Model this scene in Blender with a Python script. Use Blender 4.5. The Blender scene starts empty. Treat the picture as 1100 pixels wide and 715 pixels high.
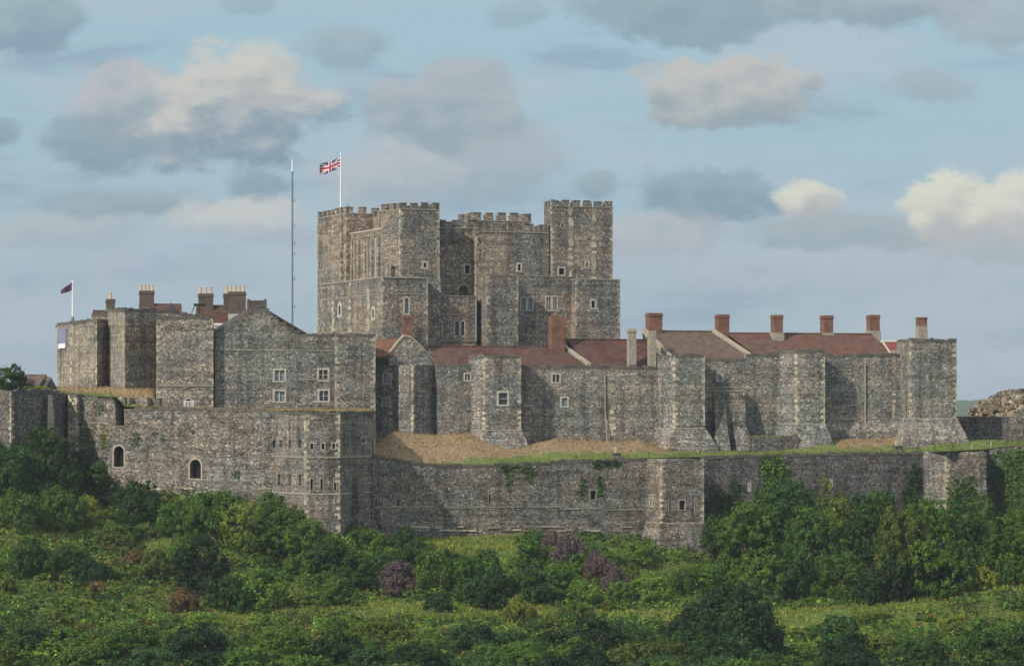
import bpy, bmesh, math, random
import numpy as np
from mathutils import Vector, noise
random.seed(7)
rng = np.random.default_rng(7)
S = bpy.context.scene
COL = S.collection
R = math.radians

# ------------------------------------------------------------------ camera, sky, sun, exposure
FP = 3333.3           # focal length in photograph pixels (photo is 1100 x 715)
EYE = 40.0
HX, HY = 550.0, 445.0
cd = bpy.data.cameras.new('camera'); cam = bpy.data.objects.new('camera', cd); COL.objects.link(cam)
cam.location = (0, 0, EYE); cam.rotation_euler = (R(90), 0, 0)
cd.sensor_fit = 'HORIZONTAL'; cd.sensor_width = 36; cd.lens = 36 * FP / 1100
cd.shift_y = (HY - 357.5) / 1100
cd.clip_start = 1; cd.clip_end = 40000
S.camera = cam

SUN_AZ, SUN_EL = 45, 36        # degrees left of the view's backward axis, elevation
sdir = Vector((-math.sin(R(SUN_AZ)) * math.cos(R(SUN_EL)), -math.cos(R(SUN_AZ)) * math.cos(R(SUN_EL)), math.sin(R(SUN_EL))))
sl = bpy.data.lights.new('sun', 'SUN'); sl.energy = 3.8; sl.angle = R(1.6); sl.color = (1, .93, .82)
sun = bpy.data.objects.new('sun', sl); COL.objects.link(sun)
sun.rotation_euler = sdir.to_track_quat('Z', 'Y').to_euler(); sun.location = (-200, 0, 300)

S.view_settings.view_transform = 'Standard'; S.view_settings.look = 'None'
S.view_settings.exposure = 0.18; S.view_settings.gamma = 1; S.view_settings.use_curve_mapping = False
S.render.engine = 'CYCLES'
S.cycles.use_denoising = True
S.cycles.max_bounces = 5; S.cycles.diffuse_bounces = 2; S.cycles.glossy_bounces = 1
S.cycles.transmission_bounces = 2; S.cycles.transparent_max_bounces = 4; S.cycles.volume_bounces = 0

# ---- world: Nishita sky with clouds placed by direction
world = bpy.data.worlds.new('World'); S.world = world; world.use_nodes = True
wt = world.node_tree; wn = wt.nodes; wl = wt.links
for n in list(wn): wn.remove(n)
def N(t, **k):
    n = wn.new(t)
    for a, b in k.items(): setattr(n, a, b)
    return n
def inp(n, i, v):
    if hasattr(v, 'is_linked') or isinstance(v, bpy.types.NodeSocket): wl.new(v, n.inputs[i])
    else: n.inputs[i].default_value = v
def M(op, a, b=0.0, c=0.0):
    n = N('ShaderNodeMath', operation=op); inp(n, 0, a); inp(n, 1, b); inp(n, 2, c); return n.outputs[0]
def VM(op, a, b=(0, 0, 0)):
    n = N('ShaderNodeVectorMath', operation=op); inp(n, 0, a); inp(n, 1, b)
    return n.outputs['Value'] if op == 'LENGTH' else n.outputs[0]
def MR(v, a, b, c=0.0, d=1.0):
    n = N('ShaderNodeMapRange', interpolation_type='SMOOTHSTEP'); inp(n, 0, v)
    for i, q in zip((1, 2, 3, 4), (a, b, c, d)): n.inputs[i].default_value = q
    return n.outputs[0]
def MX(f, a, b):
    n = N('ShaderNodeMix', data_type='RGBA'); inp(n, 0, f); inp(n, 6, a); inp(n, 7, b); return n.outputs[2]
SKYK = 0.1
sky = N('ShaderNodeTexSky', sky_type='NISHITA', sun_disc=False, sun_elevation=R(SUN_EL), sun_rotation=math.atan2(sdir.x, sdir.y))
sky.altitude = 50; sky.air_density = 1.0; sky.dust_density = 1.5; sky.ozone_density = 1.5
tc = N('ShaderNodeTexCoord'); sx = N('ShaderNodeSeparateXYZ'); wl.new(tc.outputs['Generated'], sx.inputs[0])
ay = M('MAXIMUM', M('ABSOLUTE', sx.outputs[1]), 0.08)
uu = M('MULTIPLY', M('DIVIDE', sx.outputs[0], ay), 33.333)
vv = M('MULTIPLY', M('DIVIDE', sx.outputs[2], ay), 33.333)
cb = N('ShaderNodeCombineXYZ'); wl.new(uu, cb.inputs[0]); wl.new(vv, cb.inputs[1]); P0 = cb.outputs[0]
def noise_tex(vec, scale, detail, rough=.55, seed=0.0):
    n = N('ShaderNodeTexNoise', noise_dimensions='3D')
    m = VM('ADD', vec, (seed, seed * .7, seed * 1.3))
    wl.new(m, n.inputs['Vector']); n.inputs['Scale'].default_value = scale
    n.inputs['Detail'].default_value = detail; n.inputs['Roughness'].default_value = rough
    return n
dn = noise_tex(VM('MULTIPLY', P0, (1, 1.4, 1)), 1.35, 8, .62, 3.1)
dist = VM('SUBTRACT', dn.outputs['Color'], (.5, .5, .5))
fl = noise_tex(VM('MULTIPLY', P0, (1, 1.7, 1)), 2.2, 5, .55, 8.7).outputs['Fac']
fl2 = noise_tex(VM('ADD', VM('MULTIPLY', P0, (1, 1.7, 1)), (.22, -.22, 0)), 2.2, 5, .55, 8.7).outputs['Fac']
rel = M('MULTIPLY', M('SUBTRACT', fl, fl2), 1.6)          # relief lit from the upper left
def lin(c): return tuple(((x / 255 + .055) / 1.055) ** 2.4 if x > 10 else x / 255 / 12.92 for x in c) + (1,)
def skc(c): q = lin(c); return (q[0] / SKYK / 1.1, q[1] / SKYK / 1.1, q[2] / SKYK / 1.1, 1)
# clear air: the Nishita sky, tinted and softened towards a pale veil
base = MX(.88, sky.outputs[0], MX(MR(vv, -.2, 4.4), skc((163, 181, 194)), skc((160, 191, 204))))
streak = noise_tex(VM('MULTIPLY', P0, (.35, 1.6, 1)), 1.0, 5, .55, 21.0).outputs['Fac']
base = MX(M('MULTIPLY', MR(streak, .42, .68), .6), base, skc((180, 190, 200)))
streak2 = noise_tex(VM('MULTIPLY', P0, (.3, 1.3, 1)), 1.3, 5, .6, 33.0).outputs['Fac']
base = MX(M('MULTIPLY', MR(streak2, .5, .7), .5), base, skc((134, 152, 172)))
acc = base
GD, GL = (122, 138, 158), (168, 172, 178)
CL = [  # cx, cy (photo px), half width, half height, dark base, light top, opacity, softness
 (30, 20, 75, 42, (131, 154, 170), (153, 174, 181), .9, .5), (270, -5, 40, 22, (143, 166, 175), (153, 176, 183), .6, .6),
 (375, 50, 62, 26, (141, 164, 173), (163, 179, 187), .8, .6), (555, 15, 45, 24, (143, 166, 175), (159, 175, 185), .6, .6),
 (730, 8, 125, 46, (137, 160, 171), (149, 170, 179), .9, .45), (930, 2, 130, 34, (141, 160, 171), (163, 177, 183), .9, .45),
 (1060, 20, 90, 34, (153, 170, 177), (172, 181, 189), .8, .6),
 (115, 155, 80, 36, (129, 152, 168), (145, 166, 175), .9, .6), (150, 112, 95, 54, (147, 164, 171), (186, 185, 189), .85, .5),
 (258, 122, 118, 78, (131, 152, 168), (200, 199, 193), .95, .45), (282, 84, 60, 56, (174, 177, 180), (204, 203, 193), .7, .7),
 (0, 145, 30, 22, (135, 156, 172), (147, 166, 175), .9, .6),
 (475, 120, 100, 60, (141, 162, 171), (174, 179, 184), .85, .5), (545, 175, 78, 52, (153, 172, 181), (170, 177, 184), .8, .6),
 (420, 190, 95, 42, (163, 177, 183), (190, 189, 191), .75, .6), (280, 202, 46, 20, (131, 154, 172), (143, 166, 175), .85, .6),
 (120, 218, 120, 26, (141, 160, 169), (155, 174, 181), .8, .7), (260, 235, 100, 28, (169, 181, 187), (202, 201, 195), .8, .6),
 (50, 250, 130, 26, (163, 177, 183), (178, 184, 188), .7, .7),
 (780, 102, 112, 50, (149, 164, 171), (192, 191, 187), .95, .35), (1000, 92, 62, 26, (153, 170, 177), (166, 175, 183), .7, .7),
 (640, 198, 26, 20, (139, 160, 169), (153, 172, 179), .8, .6),
 (765, 208, 86, 44, (127, 152, 168), (143, 168, 177), .92, .45), (700, 252, 110, 34, (166, 173, 181), (182, 185, 188), .75, .7),
 (866, 214, 40, 26, (176, 179, 180), (214, 213, 199), .95, .4), (895, 250, 130, 24, (151, 168, 175), (163, 176, 181), .85, .6),
 (1020, 222, 62, 44, (184, 185, 182), (218, 217, 199), .95, .35), (1100, 226, 62, 44, (184, 185, 184), (216, 215, 201), .95, .35),
 (1040, 262, 120, 28, (163, 176, 179), (178, 181, 186), .8, .7),
 (850, 300, 330, 40, (159, 176, 187), (170, 181, 193), .5, .9), (150, 290, 240, 34, (161, 178, 189), (172, 183, 195), .5, .9),
 (1050, 340, 130, 30, (171, 182, 192), (182, 191, 198), .5, .9),
]
for cx, cy, a, b, dk, lt, op, soft in CL:
    q = VM('MULTIPLY', VM('SUBTRACT', P0, ((cx - HX) / 100, (HY - cy) / 100, 0)), (100 / a, 100 / b, 0))
    q = VM('ADD', q, VM('MULTIPLY', dist, (1.5, 1.9, 0)))
    d = VM('LENGTH', q)
    m = MR(d, 1.0, 1.0 - min(1, soft * .75), 0, op * .92)
    s = N('ShaderNodeSeparateXYZ'); wl.new(q, s.inputs[0])
    sh = MR(M('ADD', M('MULTIPLY_ADD', s.outputs[0], -.22, s.outputs[1]), rel), -.75, .7)
    acc = MX(m, acc, MX(sh, skc(dk), skc(lt)))
acc = MX(MR(vv, 7, 30), acc, (6.6, 7.0, 7.6, 1))     # unseen overhead sky brightened above the frame, added to lift the fill light
bg = N('ShaderNodeBackground'); wl.new(acc, bg.inputs[0]); bg.inputs[1].default_value = SKYK
wo = N('ShaderNodeOutputWorld'); wl.new(bg.outputs[0], wo.inputs[0])

# ------------------------------------------------------------------ materials
def new_mat(name):
    m = bpy.data.materials.new(name); m.use_nodes = True
    nt = m.node_tree; b = nt.nodes['Principled BSDF']; b.inputs['Roughness'].default_value = .9
    b.inputs['Specular IOR Level'].default_value = .2
    return m, nt, b
class G:
    """small node-graph writer"""
    def __init__(s, nt): s.nt = nt; s.pos = None
    def n(s, t, **k):
        x = s.nt.nodes.new(t)
        for a, b in k.items(): setattr(x, a, b)
        return x
    def put(s, n, i, v):
        if isinstance(v, bpy.types.NodeSocket): s.nt.links.new(v, n.inputs[i])
        else: n.inputs[i].default_value = v
    def P(s):
        if s.pos is None: s.pos = s.n('ShaderNodeNewGeometry').outputs['Position']
        return s.pos
    def scale(s, v, k):
        m = s.n('ShaderNodeVectorMath', operation='MULTIPLY'); s.put(m, 0, v); m.inputs[1].default_value = k; return m.outputs[0]
    def noise(s, k=(1, 1, 1), sc=1.0, det=3.0, rough=.55, vec=None):
        x = s.n('ShaderNodeTexNoise'); s.put(x, 'Vector', s.scale(vec or s.P(), k)); x.inputs['Scale'].default_value = sc
        x.inputs['Detail'].default_value = det; x.inputs['Roughness'].default_value = rough; return x.outputs['Fac']
    def ramp(s, f, pts, interp='LINEAR'):
        x = s.n('ShaderNodeValToRGB'); s.put(x, 0, f); cr = x.color_ramp; cr.interpolation = interp
        while len(cr.elements) < len(pts): cr.elements.new(.5)
        for e, (p, c) in zip(cr.elements, pts): e.position = p; e.color = (*c, 1)
        return x.outputs[0]
    def mr(s, f, a, b, c=0.0, d=1.0):
        x = s.n('ShaderNodeMapRange'); s.put(x, 0, f)
        for i, q in zip((1, 2, 3, 4), (a, b, c, d)): x.inputs[i].default_value = q
        return x.outputs[0]
    def mix(s, f, a, b, blend='MIX'):
        x = s.n('ShaderNodeMix', data_type='RGBA', blend_type=blend); s.put(x, 0, f); s.put(x, 6, a); s.put(x, 7, b); return x.outputs[2]
    def m(s, op, a, b=0.0):
        x = s.n('ShaderNodeMath', operation=op); s.put(x, 0, a); s.put(x, 1, b); return x.outputs[0]
    def bump(s, h, b, st=.5, d=.1):
        x = s.n('ShaderNodeBump'); x.inputs['Strength'].default_value = st; x.inputs['Distance'].default_value = d
        s.put(x, 'Height', h); s.nt.links.new(x.outputs[0], b.inputs['Normal'])
def c4(c): return (*c, 1)

def rubble(name, stones, mortar, warm, cool, cell=4.6, k=1.0, stain=.55, green=0.0):
    m, nt, b = new_mat(name); g = G(nt)
    wob = g.n('ShaderNodeTexNoise'); g.put(wob, 'Vector', g.P()); wob.inputs['Scale'].default_value = 1.7
    off = g.n('ShaderNodeVectorMath', operation='MULTIPLY_ADD'); g.put(off, 0, wob.outputs['Color']); off.inputs[1].default_value = (.25,) * 3; g.put(off, 2, g.P())
    vec = g.scale(off.outputs[0], (1, 1, 1.5))
    v = g.n('ShaderNodeTexVoronoi'); g.put(v, 'Vector', vec); v.inputs['Scale'].default_value = cell
    e = g.n('ShaderNodeTexVoronoi', feature='DISTANCE_TO_EDGE'); g.put(e, 'Vector', vec); e.inputs['Scale'].default_value = cell
    sp = g.n('ShaderNodeSeparateColor'); g.put(sp, 0, v.outputs['Color'])
    col = g.ramp(sp.outputs[0], stones)
    col = g.mix(g.mr(e.outputs['Distance'], .02, .12, 1, 0), col, c4(mortar))
    # broad patches of warm and cool repair, and rain streaks
    patch = g.noise((.11, .11, .2), 1.0, 4, .6)
    col = g.mix(g.mr(patch, .54, .46), g.mix(1, col, c4(warm), 'MULTIPLY'), g.mix(1, col, c4(cool), 'MULTIPLY'))
    p2 = g.noise((.45, .45, .7), 1.0, 5, .65)
    col = g.mix(1, col, g.ramp(p2, [(.3, (1 - stain * .75,) * 3), (.5, (1, 1, 1)), (.72, (1.25,) * 3)]), 'MULTIPLY')
    st = g.noise((1.0, 1.0, .07), 1.0, 4, .6)
    col = g.mix(1, col, g.ramp(st, [(.33, (.62, .62, .62)), (.5, (1, 1, 1)), (.7, (1.12, 1.1, 1.06))]), 'MULTIPLY')
    fine = g.noise((1, 1, 1), 3.2, 4, .75)
    col = g.mix(1, col, g.ramp(fine, [(.3, (.66,) * 3), (.5, (1,) * 3), (.7, (1.3,) * 3)]), 'MULTIPLY')
    course = g.noise((.06, .06, 2.6), 1.0, 4, .65)
    col = g.mix(1, col, g.ramp(course, [(.36, (.72,) * 3), (.6, (1.12,) * 3)]), 'MULTIPLY')
    if green:
        gr = g.noise((.3, .3, .22), 1.0, 5, .7)
        col = g.mix(g.mr(gr, .6, .72, 0, green), col, c4((.045, .06, .02)))
    nt.links.new(col, b.inputs['Base Color']); b.inputs['Roughness'].default_value = .95
    hh = g.m('ADD', g.mr(e.outputs['Distance'], 0, .15), g.m('MULTIPLY', sp.outputs[1], .7))
    g.bump(g.m('ADD', hh, fine), b, .5, .09)
    return m
def stones(k, tint=(1, .93, .82)):
    q = lambda x: tuple(x * k * t for t in tint)
    return [(0, q(.05)), (.2, q(.135)), (.5, q(.25)), (.78, q(.33)), (.92, q(.46)), (1, q(.68))]
m_keep = rubble('keep_rubble', stones(.98, (1, .93, .84)), (.2, .18, .15), (1.12, .98, .86), (.8, .82, .82))
m_inner = rubble('inner_curtain_rubble', stones(.98, (1, .965, .9)), (.2, .19, .165), (1.05, .98, .9), (.82, .85, .84), green=.25)
m_west = rubble('western_rubble', stones(1.1, (1, .94, .84)), (.25, .225, .185), (1.08, 1, .88), (.95, .95, .92))
m_outer = rubble('outer_curtain_rubble', stones(.9, (1, .93, .84)), (.175, .155, .13), (1.04, .96, .88), (.84, .87, .86), green=.5, stain=.75)
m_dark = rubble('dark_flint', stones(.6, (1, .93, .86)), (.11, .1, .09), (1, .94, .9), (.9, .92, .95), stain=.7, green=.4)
m_ruin = rubble('ruin_rubble', stones(.72, (1, .9, .76)), (.22, .18, .13), (1.1, 1, .85), (1, 1, .95), cell=1.5)
def dressed(name, c, var=.5):
    m, nt, b = new_mat(name); g = G(nt)
    r = g.n('ShaderNodeNewGeometry').outputs['Random Per Island']
    col = g.mix(1, c4(c), g.ramp(r, [(0, (1 - var, 1 - var * 1.05, 1 - var * 1.1)), (1, (1.15, 1.12, 1.05))]), 'MULTIPLY')
    f = g.noise((1, 1, 1), 3.0, 4, .7)
    col = g.mix(1, col, g.ramp(f, [(.3, (.55,) * 3), (.6, (1.1,) * 3)]), 'MULTIPLY')
    nt.links.new(col, b.inputs['Base Color']); g.bump(f, b, .4, .05)
    return m
m_quoin = dressed('pale_limestone', (.47, .43, .35), .6)
m_string = dressed('weathered_ashlar', (.33, .3, .245), .3)
m_frame = dressed('dressed_window_stone', (.47, .45, .4), .3)
m_cope = dressed('coping_stone', (.13, .12, .105), .3)
def tiles(name, a, bcol, moss):
    m, nt, b = new_mat(name); g = G(nt)
    v = g.n('ShaderNodeTexVoronoi'); g.put(v, 'Vector', g.scale(g.P(), (1, 1, 2.2))); v.inputs['Scale'].default_value = 3.2
    sp = g.n('ShaderNodeSeparateColor'); g.put(sp, 0, v.outputs['Color'])
    col = g.mix(sp.outputs[0], c4(a), c4(bcol))
    col = g.mix(g.mr(g.noise((.3, .3, .8), 1, 5, .7), .45, .62), col, c4(moss))
    col = g.mix(1, col, g.ramp(g.noise((1.2, 1.2, 1.2), 1, 4, .7), [(.3, (.6,) * 3), (.65, (1.2,) * 3)]), 'MULTIPLY')
    w = g.n('ShaderNodeTexWave', wave_type='BANDS', bands_direction='Z'); g.put(w, 'Vector', g.P()); w.inputs['Scale'].default_value = 1.9
    w.inputs['Distortion'].default_value = .6
    col = g.mix(g.mr(w.outputs['Fac'], 0, .35, .45, 0), col, c4((.03, .02, .018)))
    nt.links.new(col, b.inputs['Base Color']); b.inputs['Roughness'].default_value = .8
    g.bump(g.m('ADD', w.outputs['Fac'], sp.outputs[1]), b, .6, .08)
    return m
m_tile_red = tiles('red_clay_tiles', (.15, .055, .038), (.055, .028, .024), (.105, .072, .054))
m_tile_brown = tiles('brown_clay_tiles', (.165, .11, .078), (.11, .075, .056), (.135, .1, .075))
m_tile_orange = tiles('orange_clay_tiles', (.22, .1, .05), (.15, .065, .035), (.13, .09, .06))
m_tile_east = tiles('mixed_red_brown_tiles', (.145, .088, .062), (.1, .058, .044), (.155, .064, .045))
m_slate = tiles('grey_slate', (.09, .09, .095), (.06, .06, .068), (.08, .075, .07))
def brick(name, a, bcol):
    m, nt, b = new_mat(name); g = G(nt)
    cx = g.n('ShaderNodeSeparateXYZ'); g.put(cx, 0, g.P())
    cc = g.n('ShaderNodeCombineXYZ'); g.put(cc, 0, g.m('ADD', cx.outputs[0], cx.outputs[1])); g.put(cc, 1, cx.outputs[2])
    t = g.n('ShaderNodeTexBrick'); g.put(t, 'Vector', cc.outputs[0]); t.inputs['Scale'].default_value = 1
    t.inputs['Brick Width'].default_value = .3; t.inputs['Row Height'].default_value = .12; t.inputs['Mortar Size'].default_value = .012
    t.inputs['Color1'].default_value = c4(a); t.inputs['Color2'].default_value = c4(bcol); t.inputs['Mortar'].default_value = (.2, .16, .13, 1)
    col = g.mix(1, t.outputs[0], g.ramp(g.noise((1, 1, 1), 1.2, 4, .7), [(.3, (.6,) * 3), (.7, (1.25,) * 3)]), 'MULTIPLY')
    nt.links.new(col, b.inputs['Base Color']); return m
m_brick = brick('red_brick', (.21, .08, .045), (.14, .058, .038))
m_brick_dark = brick('sooty_brick', (.085, .06, .047), (.06, .05, .042))
def plain(name, c, rough=.7, metal=0.0, var=.2):
    m, nt, b = new_mat(name); g = G(nt)
    col = g.mix(1, c4(c), g.ramp(g.noise((1, 1, 1), 2.5, 4, .6), [(.3, (1 - var,) * 3), (.7, (1 + var * .5,) * 3)]), 'MULTIPLY')
    nt.links.new(col, b.inputs['Base Color']); b.inputs['Roughness'].default_value = rough; b.inputs['Metallic'].default_value = metal
    return m
m_pot = plain('buff_clay_pot', (.55, .4, .25)); m_white = plain('white_paint', (.78, .78, .76), .4, 0, .06)
m_glass = plain('dark_window_glass', (.03, .035, .04), .12, 0, .1); m_glass.node_tree.nodes['Principled BSDF'].inputs['Specular IOR Level'].default_value = .6
m_glassb = plain('painted_reflection_glass', (.2, .25, .3), .3, 0, .2)  # window glass with a blue-grey reflection painted into its colour
m_black = plain('dark_void', (.015, .014, .013), .95)  # near-black: painted shade inside openings, and the vent's own black
m_mast = plain('galvanised_mast', (.2, .26, .35), .5, .2); m_lead = plain('sheet_lead', (.2, .21, .22), .5, .1)
m_pipe = plain('grey_pipe', (.3, .3, .28), .6); m_wood = plain('weathered_timber', (.09, .075, .055), .9)
m_redflag = plain('red_cloth', (.42, .03, .045), .8, 0, .1); m_navy = plain('navy_cloth', (.03, .04, .13), .8, 0, .1)
m_wcloth = plain('white_cloth', (.72, .7, .7), .8, 0, .05); m_purple_cloth = plain('purple_cloth', (.075, .035, .07), .8, 0, .2)
m_blue_banner = plain('lilac_blue_banner', (.2, .21, .32), .7, 0, .1)

def ground_mat(name, greens, dry, dry_attr=False, bare=(.1, .08, .05)):
    m, nt, b = new_mat(name); g = G(nt)
    f = g.noise((1, 1, 1), .35, 5, .65); col = g.ramp(f, [(.3, greens[0]), (.5, greens[1]), (.7, greens[2])])
    f2 = g.noise((1, 1, 1), 2.6, 4, .7)
    if dry_attr:
        at = g.n('ShaderNodeAttribute', attribute_name='dry')
        d = g.mr(g.m('ADD', at.outputs['Fac'], g.m('MULTIPLY', g.m('SUBTRACT', f, .5), 1.2)), .42, .58)
        col = g.mix(d, col, g.ramp(f2, [(.3, tuple(x * .6 for x in dry)), (.6, dry)]))
    else:
        col = g.mix(g.mr(f2, .55, .75, 0, .5), col, c4(dry))
    col = g.mix(1, col, g.ramp(f2, [(.3, (.65,) * 3), (.7, (1.3,) * 3)]), 'MULTIPLY')
    nt.links.new(col, b.inputs['Base Color']); g.bump(f2, b, .8, .25); b.inputs['Roughness'].default_value = 1
    return m
m_ground = ground_mat('rough_hill_grass', ((.05, .08, .014), (.085, .125, .02), (.13, .16, .03)), (.18, .18, .05))
m_terrace = ground_mat('mown_and_dry_grass', ((.095, .13, .03), (.125, .165, .04), (.16, .19, .06)), (.29, .21, .12), True)

def leaf_mat(name, base=None, attr=None, trans=.3):
    m, nt, b = new_mat(name); g = G(nt)
    if attr: col = g.n('ShaderNodeAttribute', attribute_name=attr).outputs['Color']
    elif base: col = c4(base)
    else: col = g.n('ShaderNodeObjectInfo').outputs['Color']
    r = g.n('ShaderNodeNewGeometry').outputs['Random Per Island']
    col = g.mix(1, col, g.ramp(r, [(0, (.55, .6, .6)), (.5, (1, 1, 1)), (.85, (1.35, 1.3, 1.1)), (1, (1.9, 1.7, 1.2))]), 'MULTIPLY')
    f = g.noise((1, 1, 1), .7, 2, .5)
    col = g.mix(1, col, g.ramp(f, [(.35, (.8, .85, .9)), (.65, (1.25, 1.15, .95))]), 'MULTIPLY')
    nt.links.new(col, b.inputs['Base Color']); b.inputs['Roughness'].default_value = .65
    tr = g.n('ShaderNodeBsdfTranslucent'); g.put(tr, 0, g.mix(1, col, (1.3, 1.4, .6, 1), 'MULTIPLY'))
    ms = g.n('ShaderNodeMixShader'); ms.inputs[0].default_value = trans
    nt.links.new(b.outputs[0], ms.inputs[1]); nt.links.new(tr.outputs[0], ms.inputs[2])
    nt.links.new(ms.outputs[0], nt.nodes['Material Output'].inputs[0])
    return m
m_leaf = leaf_mat('shrub_leaves'); m_ivy = leaf_mat('ivy_leaves'); m_cover = leaf_mat('undergrowth_leaves', attr='tint')
m_bark = plain('bark', (.07, .055, .04), .95)
m_farleaf = leaf_mat('distant_trees', base=(.05, .075, .03), trans=.1)

# ------------------------------------------------------------------ measuring and mesh helpers
def pt(px, Y): return ((px - HX) * Y / FP, Y)
def zz(py, Y): return EYE + (HY - py) * Y / FP
class Fr:
    """a wall plane: u runs left to right along it, v runs into the wall"""
    def __init__(s, p, q=None, deg=None):
        s.o = p; a = math.atan2(q[1] - p[1], q[0] - p[0]) if q else R(deg)
        s.a = a; s.c, s.s = math.cos(a), math.sin(a); s.L = math.hypot(q[0] - p[0], q[1] - p[1]) if q else 0
    def xy(s, u, v=0.0): return (s.o[0] + s.c * u - s.s * v, s.o[1] + s.s * u + s.c * v)
    def U(s, px, v=0.0):
        t = (px - HX) / FP
        return (t * (s.o[1] + s.c * v) - s.o[0] + s.s * v) / (s.c - t * s.s)
    def z(s, py, u, v=0.0): return zz(py, s.xy(u, v)[1])
    def zp(s, px, py, v=0.0): return s.z(py, s.U(px, v), v)
    def side(s, u, v): return Fr(s.xy(u, v), deg=math.degrees(s.a) - 90)      # left flank through (u, v)
def arc_outline(u0, u1, z0, z1, arch=0.0):
    """outline left-bottom, up, over, down; arch = rise of the head"""
    if not arch: return [(u0, z0), (u0, z1), (u1, z1), (u1, z0)]
    c, hw = (u0 + u1) / 2, (u1 - u0) / 2
    return [(u0, z0)] + [(c - hw * math.cos(k * math.pi / 8), z1 - arch + arch * math.sin(k * math.pi / 8)) for k in range(9)] + [(u1, z0)]
class MB:
    def __init__(s): s.v = []; s.f = []
    def add(s, vs, fs):
        n = len(s.v); s.v += [tuple(x) for x in vs]; s.f += [tuple(i + n for i in f) for f in fs]
    def rings(s, rs):
        """closed loft through [(poly_ccw, z or list of z)]"""
        n = len(rs[0][0]); vs = []; fs = []
        for poly, z in rs:
            for i, p in enumerate(poly): vs.append((p[0], p[1], z[i] if isinstance(z, (list, tuple)) else z))
        for k in range(len(rs) - 1):
            for i in range(n):
                j = (i + 1) % n; fs.append((k * n + i, k * n + j, (k + 1) * n + j, (k + 1) * n + i))
        fs.append(tuple(range(n - 1, -1, -1))); fs.append(tuple((len(rs) - 1) * n + i for i in range(n)))
        s.add(vs, fs); return s
    def extr(s, F, out, v0, v1):
        """outline of (u, z) clockwise as seen from the front, extruded from v0 (front) to v1"""
        n = len(out); vs = [(*F.xy(u, v0), z) for u, z in out] + [(*F.xy(u, v1), z) for u, z in out]
        fs = [tuple(range(n - 1, -1, -1)), tuple(range(n, 2 * n))]
        fs += [(i, (i + 1) % n, n + (i + 1) % n, n + i) for i in range(n)]
        s.add(vs, fs); return s
    def box(s, F, u0, u1, v0, v1, z0, z1): return s.extr(F, [(u0, z0), (u0, z1), (u1, z1), (u1, z0)], v0, v1)
    def ring(s, F, a, b, v0, v1):
        """frame between outer outline a and inner outline b (same count)"""
        n = len(a); vs = []
        for o in (a, b):
            for v in (v0, v1): vs += [(*F.xy(u, v), z) for u, z in o]
        fs = []
        for i in range(n):
            j = (i + 1) % n
            fs += [(i, 2 * n + i, 2 * n + j, j), (i, j, n + j, n + i), (2 * n + i, 3 * n + i, 3 * n + j, 2 * n + j), (n + i, n + j, 3 * n + j, 3 * n + i)]
        s.add(vs, fs); return s
    def tube(s, a, b, r0, r1=None, n=8):
        r1 = r0 if r1 is None else r1; a = Vector(a); b = Vector(b); d = (b - a).normalized()
        x = d.orthogonal().normalized(); y = d.cross(x)
        vs = [a + (x * math.cos(t) + y * math.sin(t)) * r0 for t in [2 * math.pi * k / n for k in range(n)]]
        vs += [b + (x * math.cos(t) + y * math.sin(t)) * r1 for t in [2 * math.pi * k / n for k in range(n)]]
        fs = [(i, (i + 1) % n, n + (i + 1) % n, n + i) for i in range(n)] + [tuple(range(n - 1, -1, -1)), tuple(range(n, 2 * n))]
        s.add(vs, fs); return s
    def build(s, name, mat, parent=None, cuts=None, wobble=0.0):
        org = ORG.get(parent.name, Vector((0, 0, 0))) if parent else Vector((0, 0, 0))
        me = bpy.data.meshes.new(name)
        me.from_pydata([tuple(Vector(p) - org) for p in s.v], [], s.f)
        bm = bmesh.new(); bm.from_mesh(me); bmesh.ops.recalc_face_normals(bm, faces=bm.faces); bm.to_mesh(me); bm.free()
        me.materials.append(mat)
        o = bpy.data.objects.new(name, me); COL.objects.link(o)
        if cuts and cuts.v:
            cm = bpy.data.meshes.new('c'); cm.from_pydata([tuple(Vector(p) - org) for p in cuts.v], [], cuts.f)
            bm = bmesh.new(); bm.from_mesh(cm); bmesh.ops.recalc_face_normals(bm, faces=bm.faces); bm.to_mesh(cm); bm.free()
            co = bpy.data.objects.new('c', cm); COL.objects.link(co)
            md = o.modifiers.new('b', 'BOOLEAN'); md.object = co; md.operation = 'DIFFERENCE'; md.solver = 'EXACT'; md.use_self = True
            dg = bpy.context.evaluated_depsgraph_get(); dg.update()
            nm = bpy.data.meshes.new_from_object(o.evaluated_get(dg)); o.modifiers.clear(); o.data = nm
            if not nm.materials: nm.materials.append(mat)
            bpy.data.meshes.remove(me); bpy.data.objects.remove(co); bpy.data.meshes.remove(cm); nm.name = name
        if parent:
            o.parent = parent; ORG[o.name] = org
        return o
ORG = {}
def thing(name, loc, label, cat, group=None):
    o = bpy.data.objects.new(name, None); COL.objects.link(o); o.location = loc; o.empty_display_size = 1
    o['label'] = label; o['category'] = cat
    if group: o['group'] = group
    ORG[o.name] = Vector(loc); return o
def tag(o, label, cat, group=None):
    o['label'] = label; o['category'] = cat
    if group: o['group'] = group
    return o
def recenter(o):
    """put a one-mesh thing's origin at its base"""
    vs = [v.co for v in o.data.vertices]; c = Vector((sum(v.x for v in vs) / len(vs), sum(v.y for v in vs) / len(vs), min(v.z for v in vs)))
    for v in o.data.vertices: v.co -= c
    o.location = c; return o
def struct(o): o['kind'] = 'structure'; return o
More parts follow.
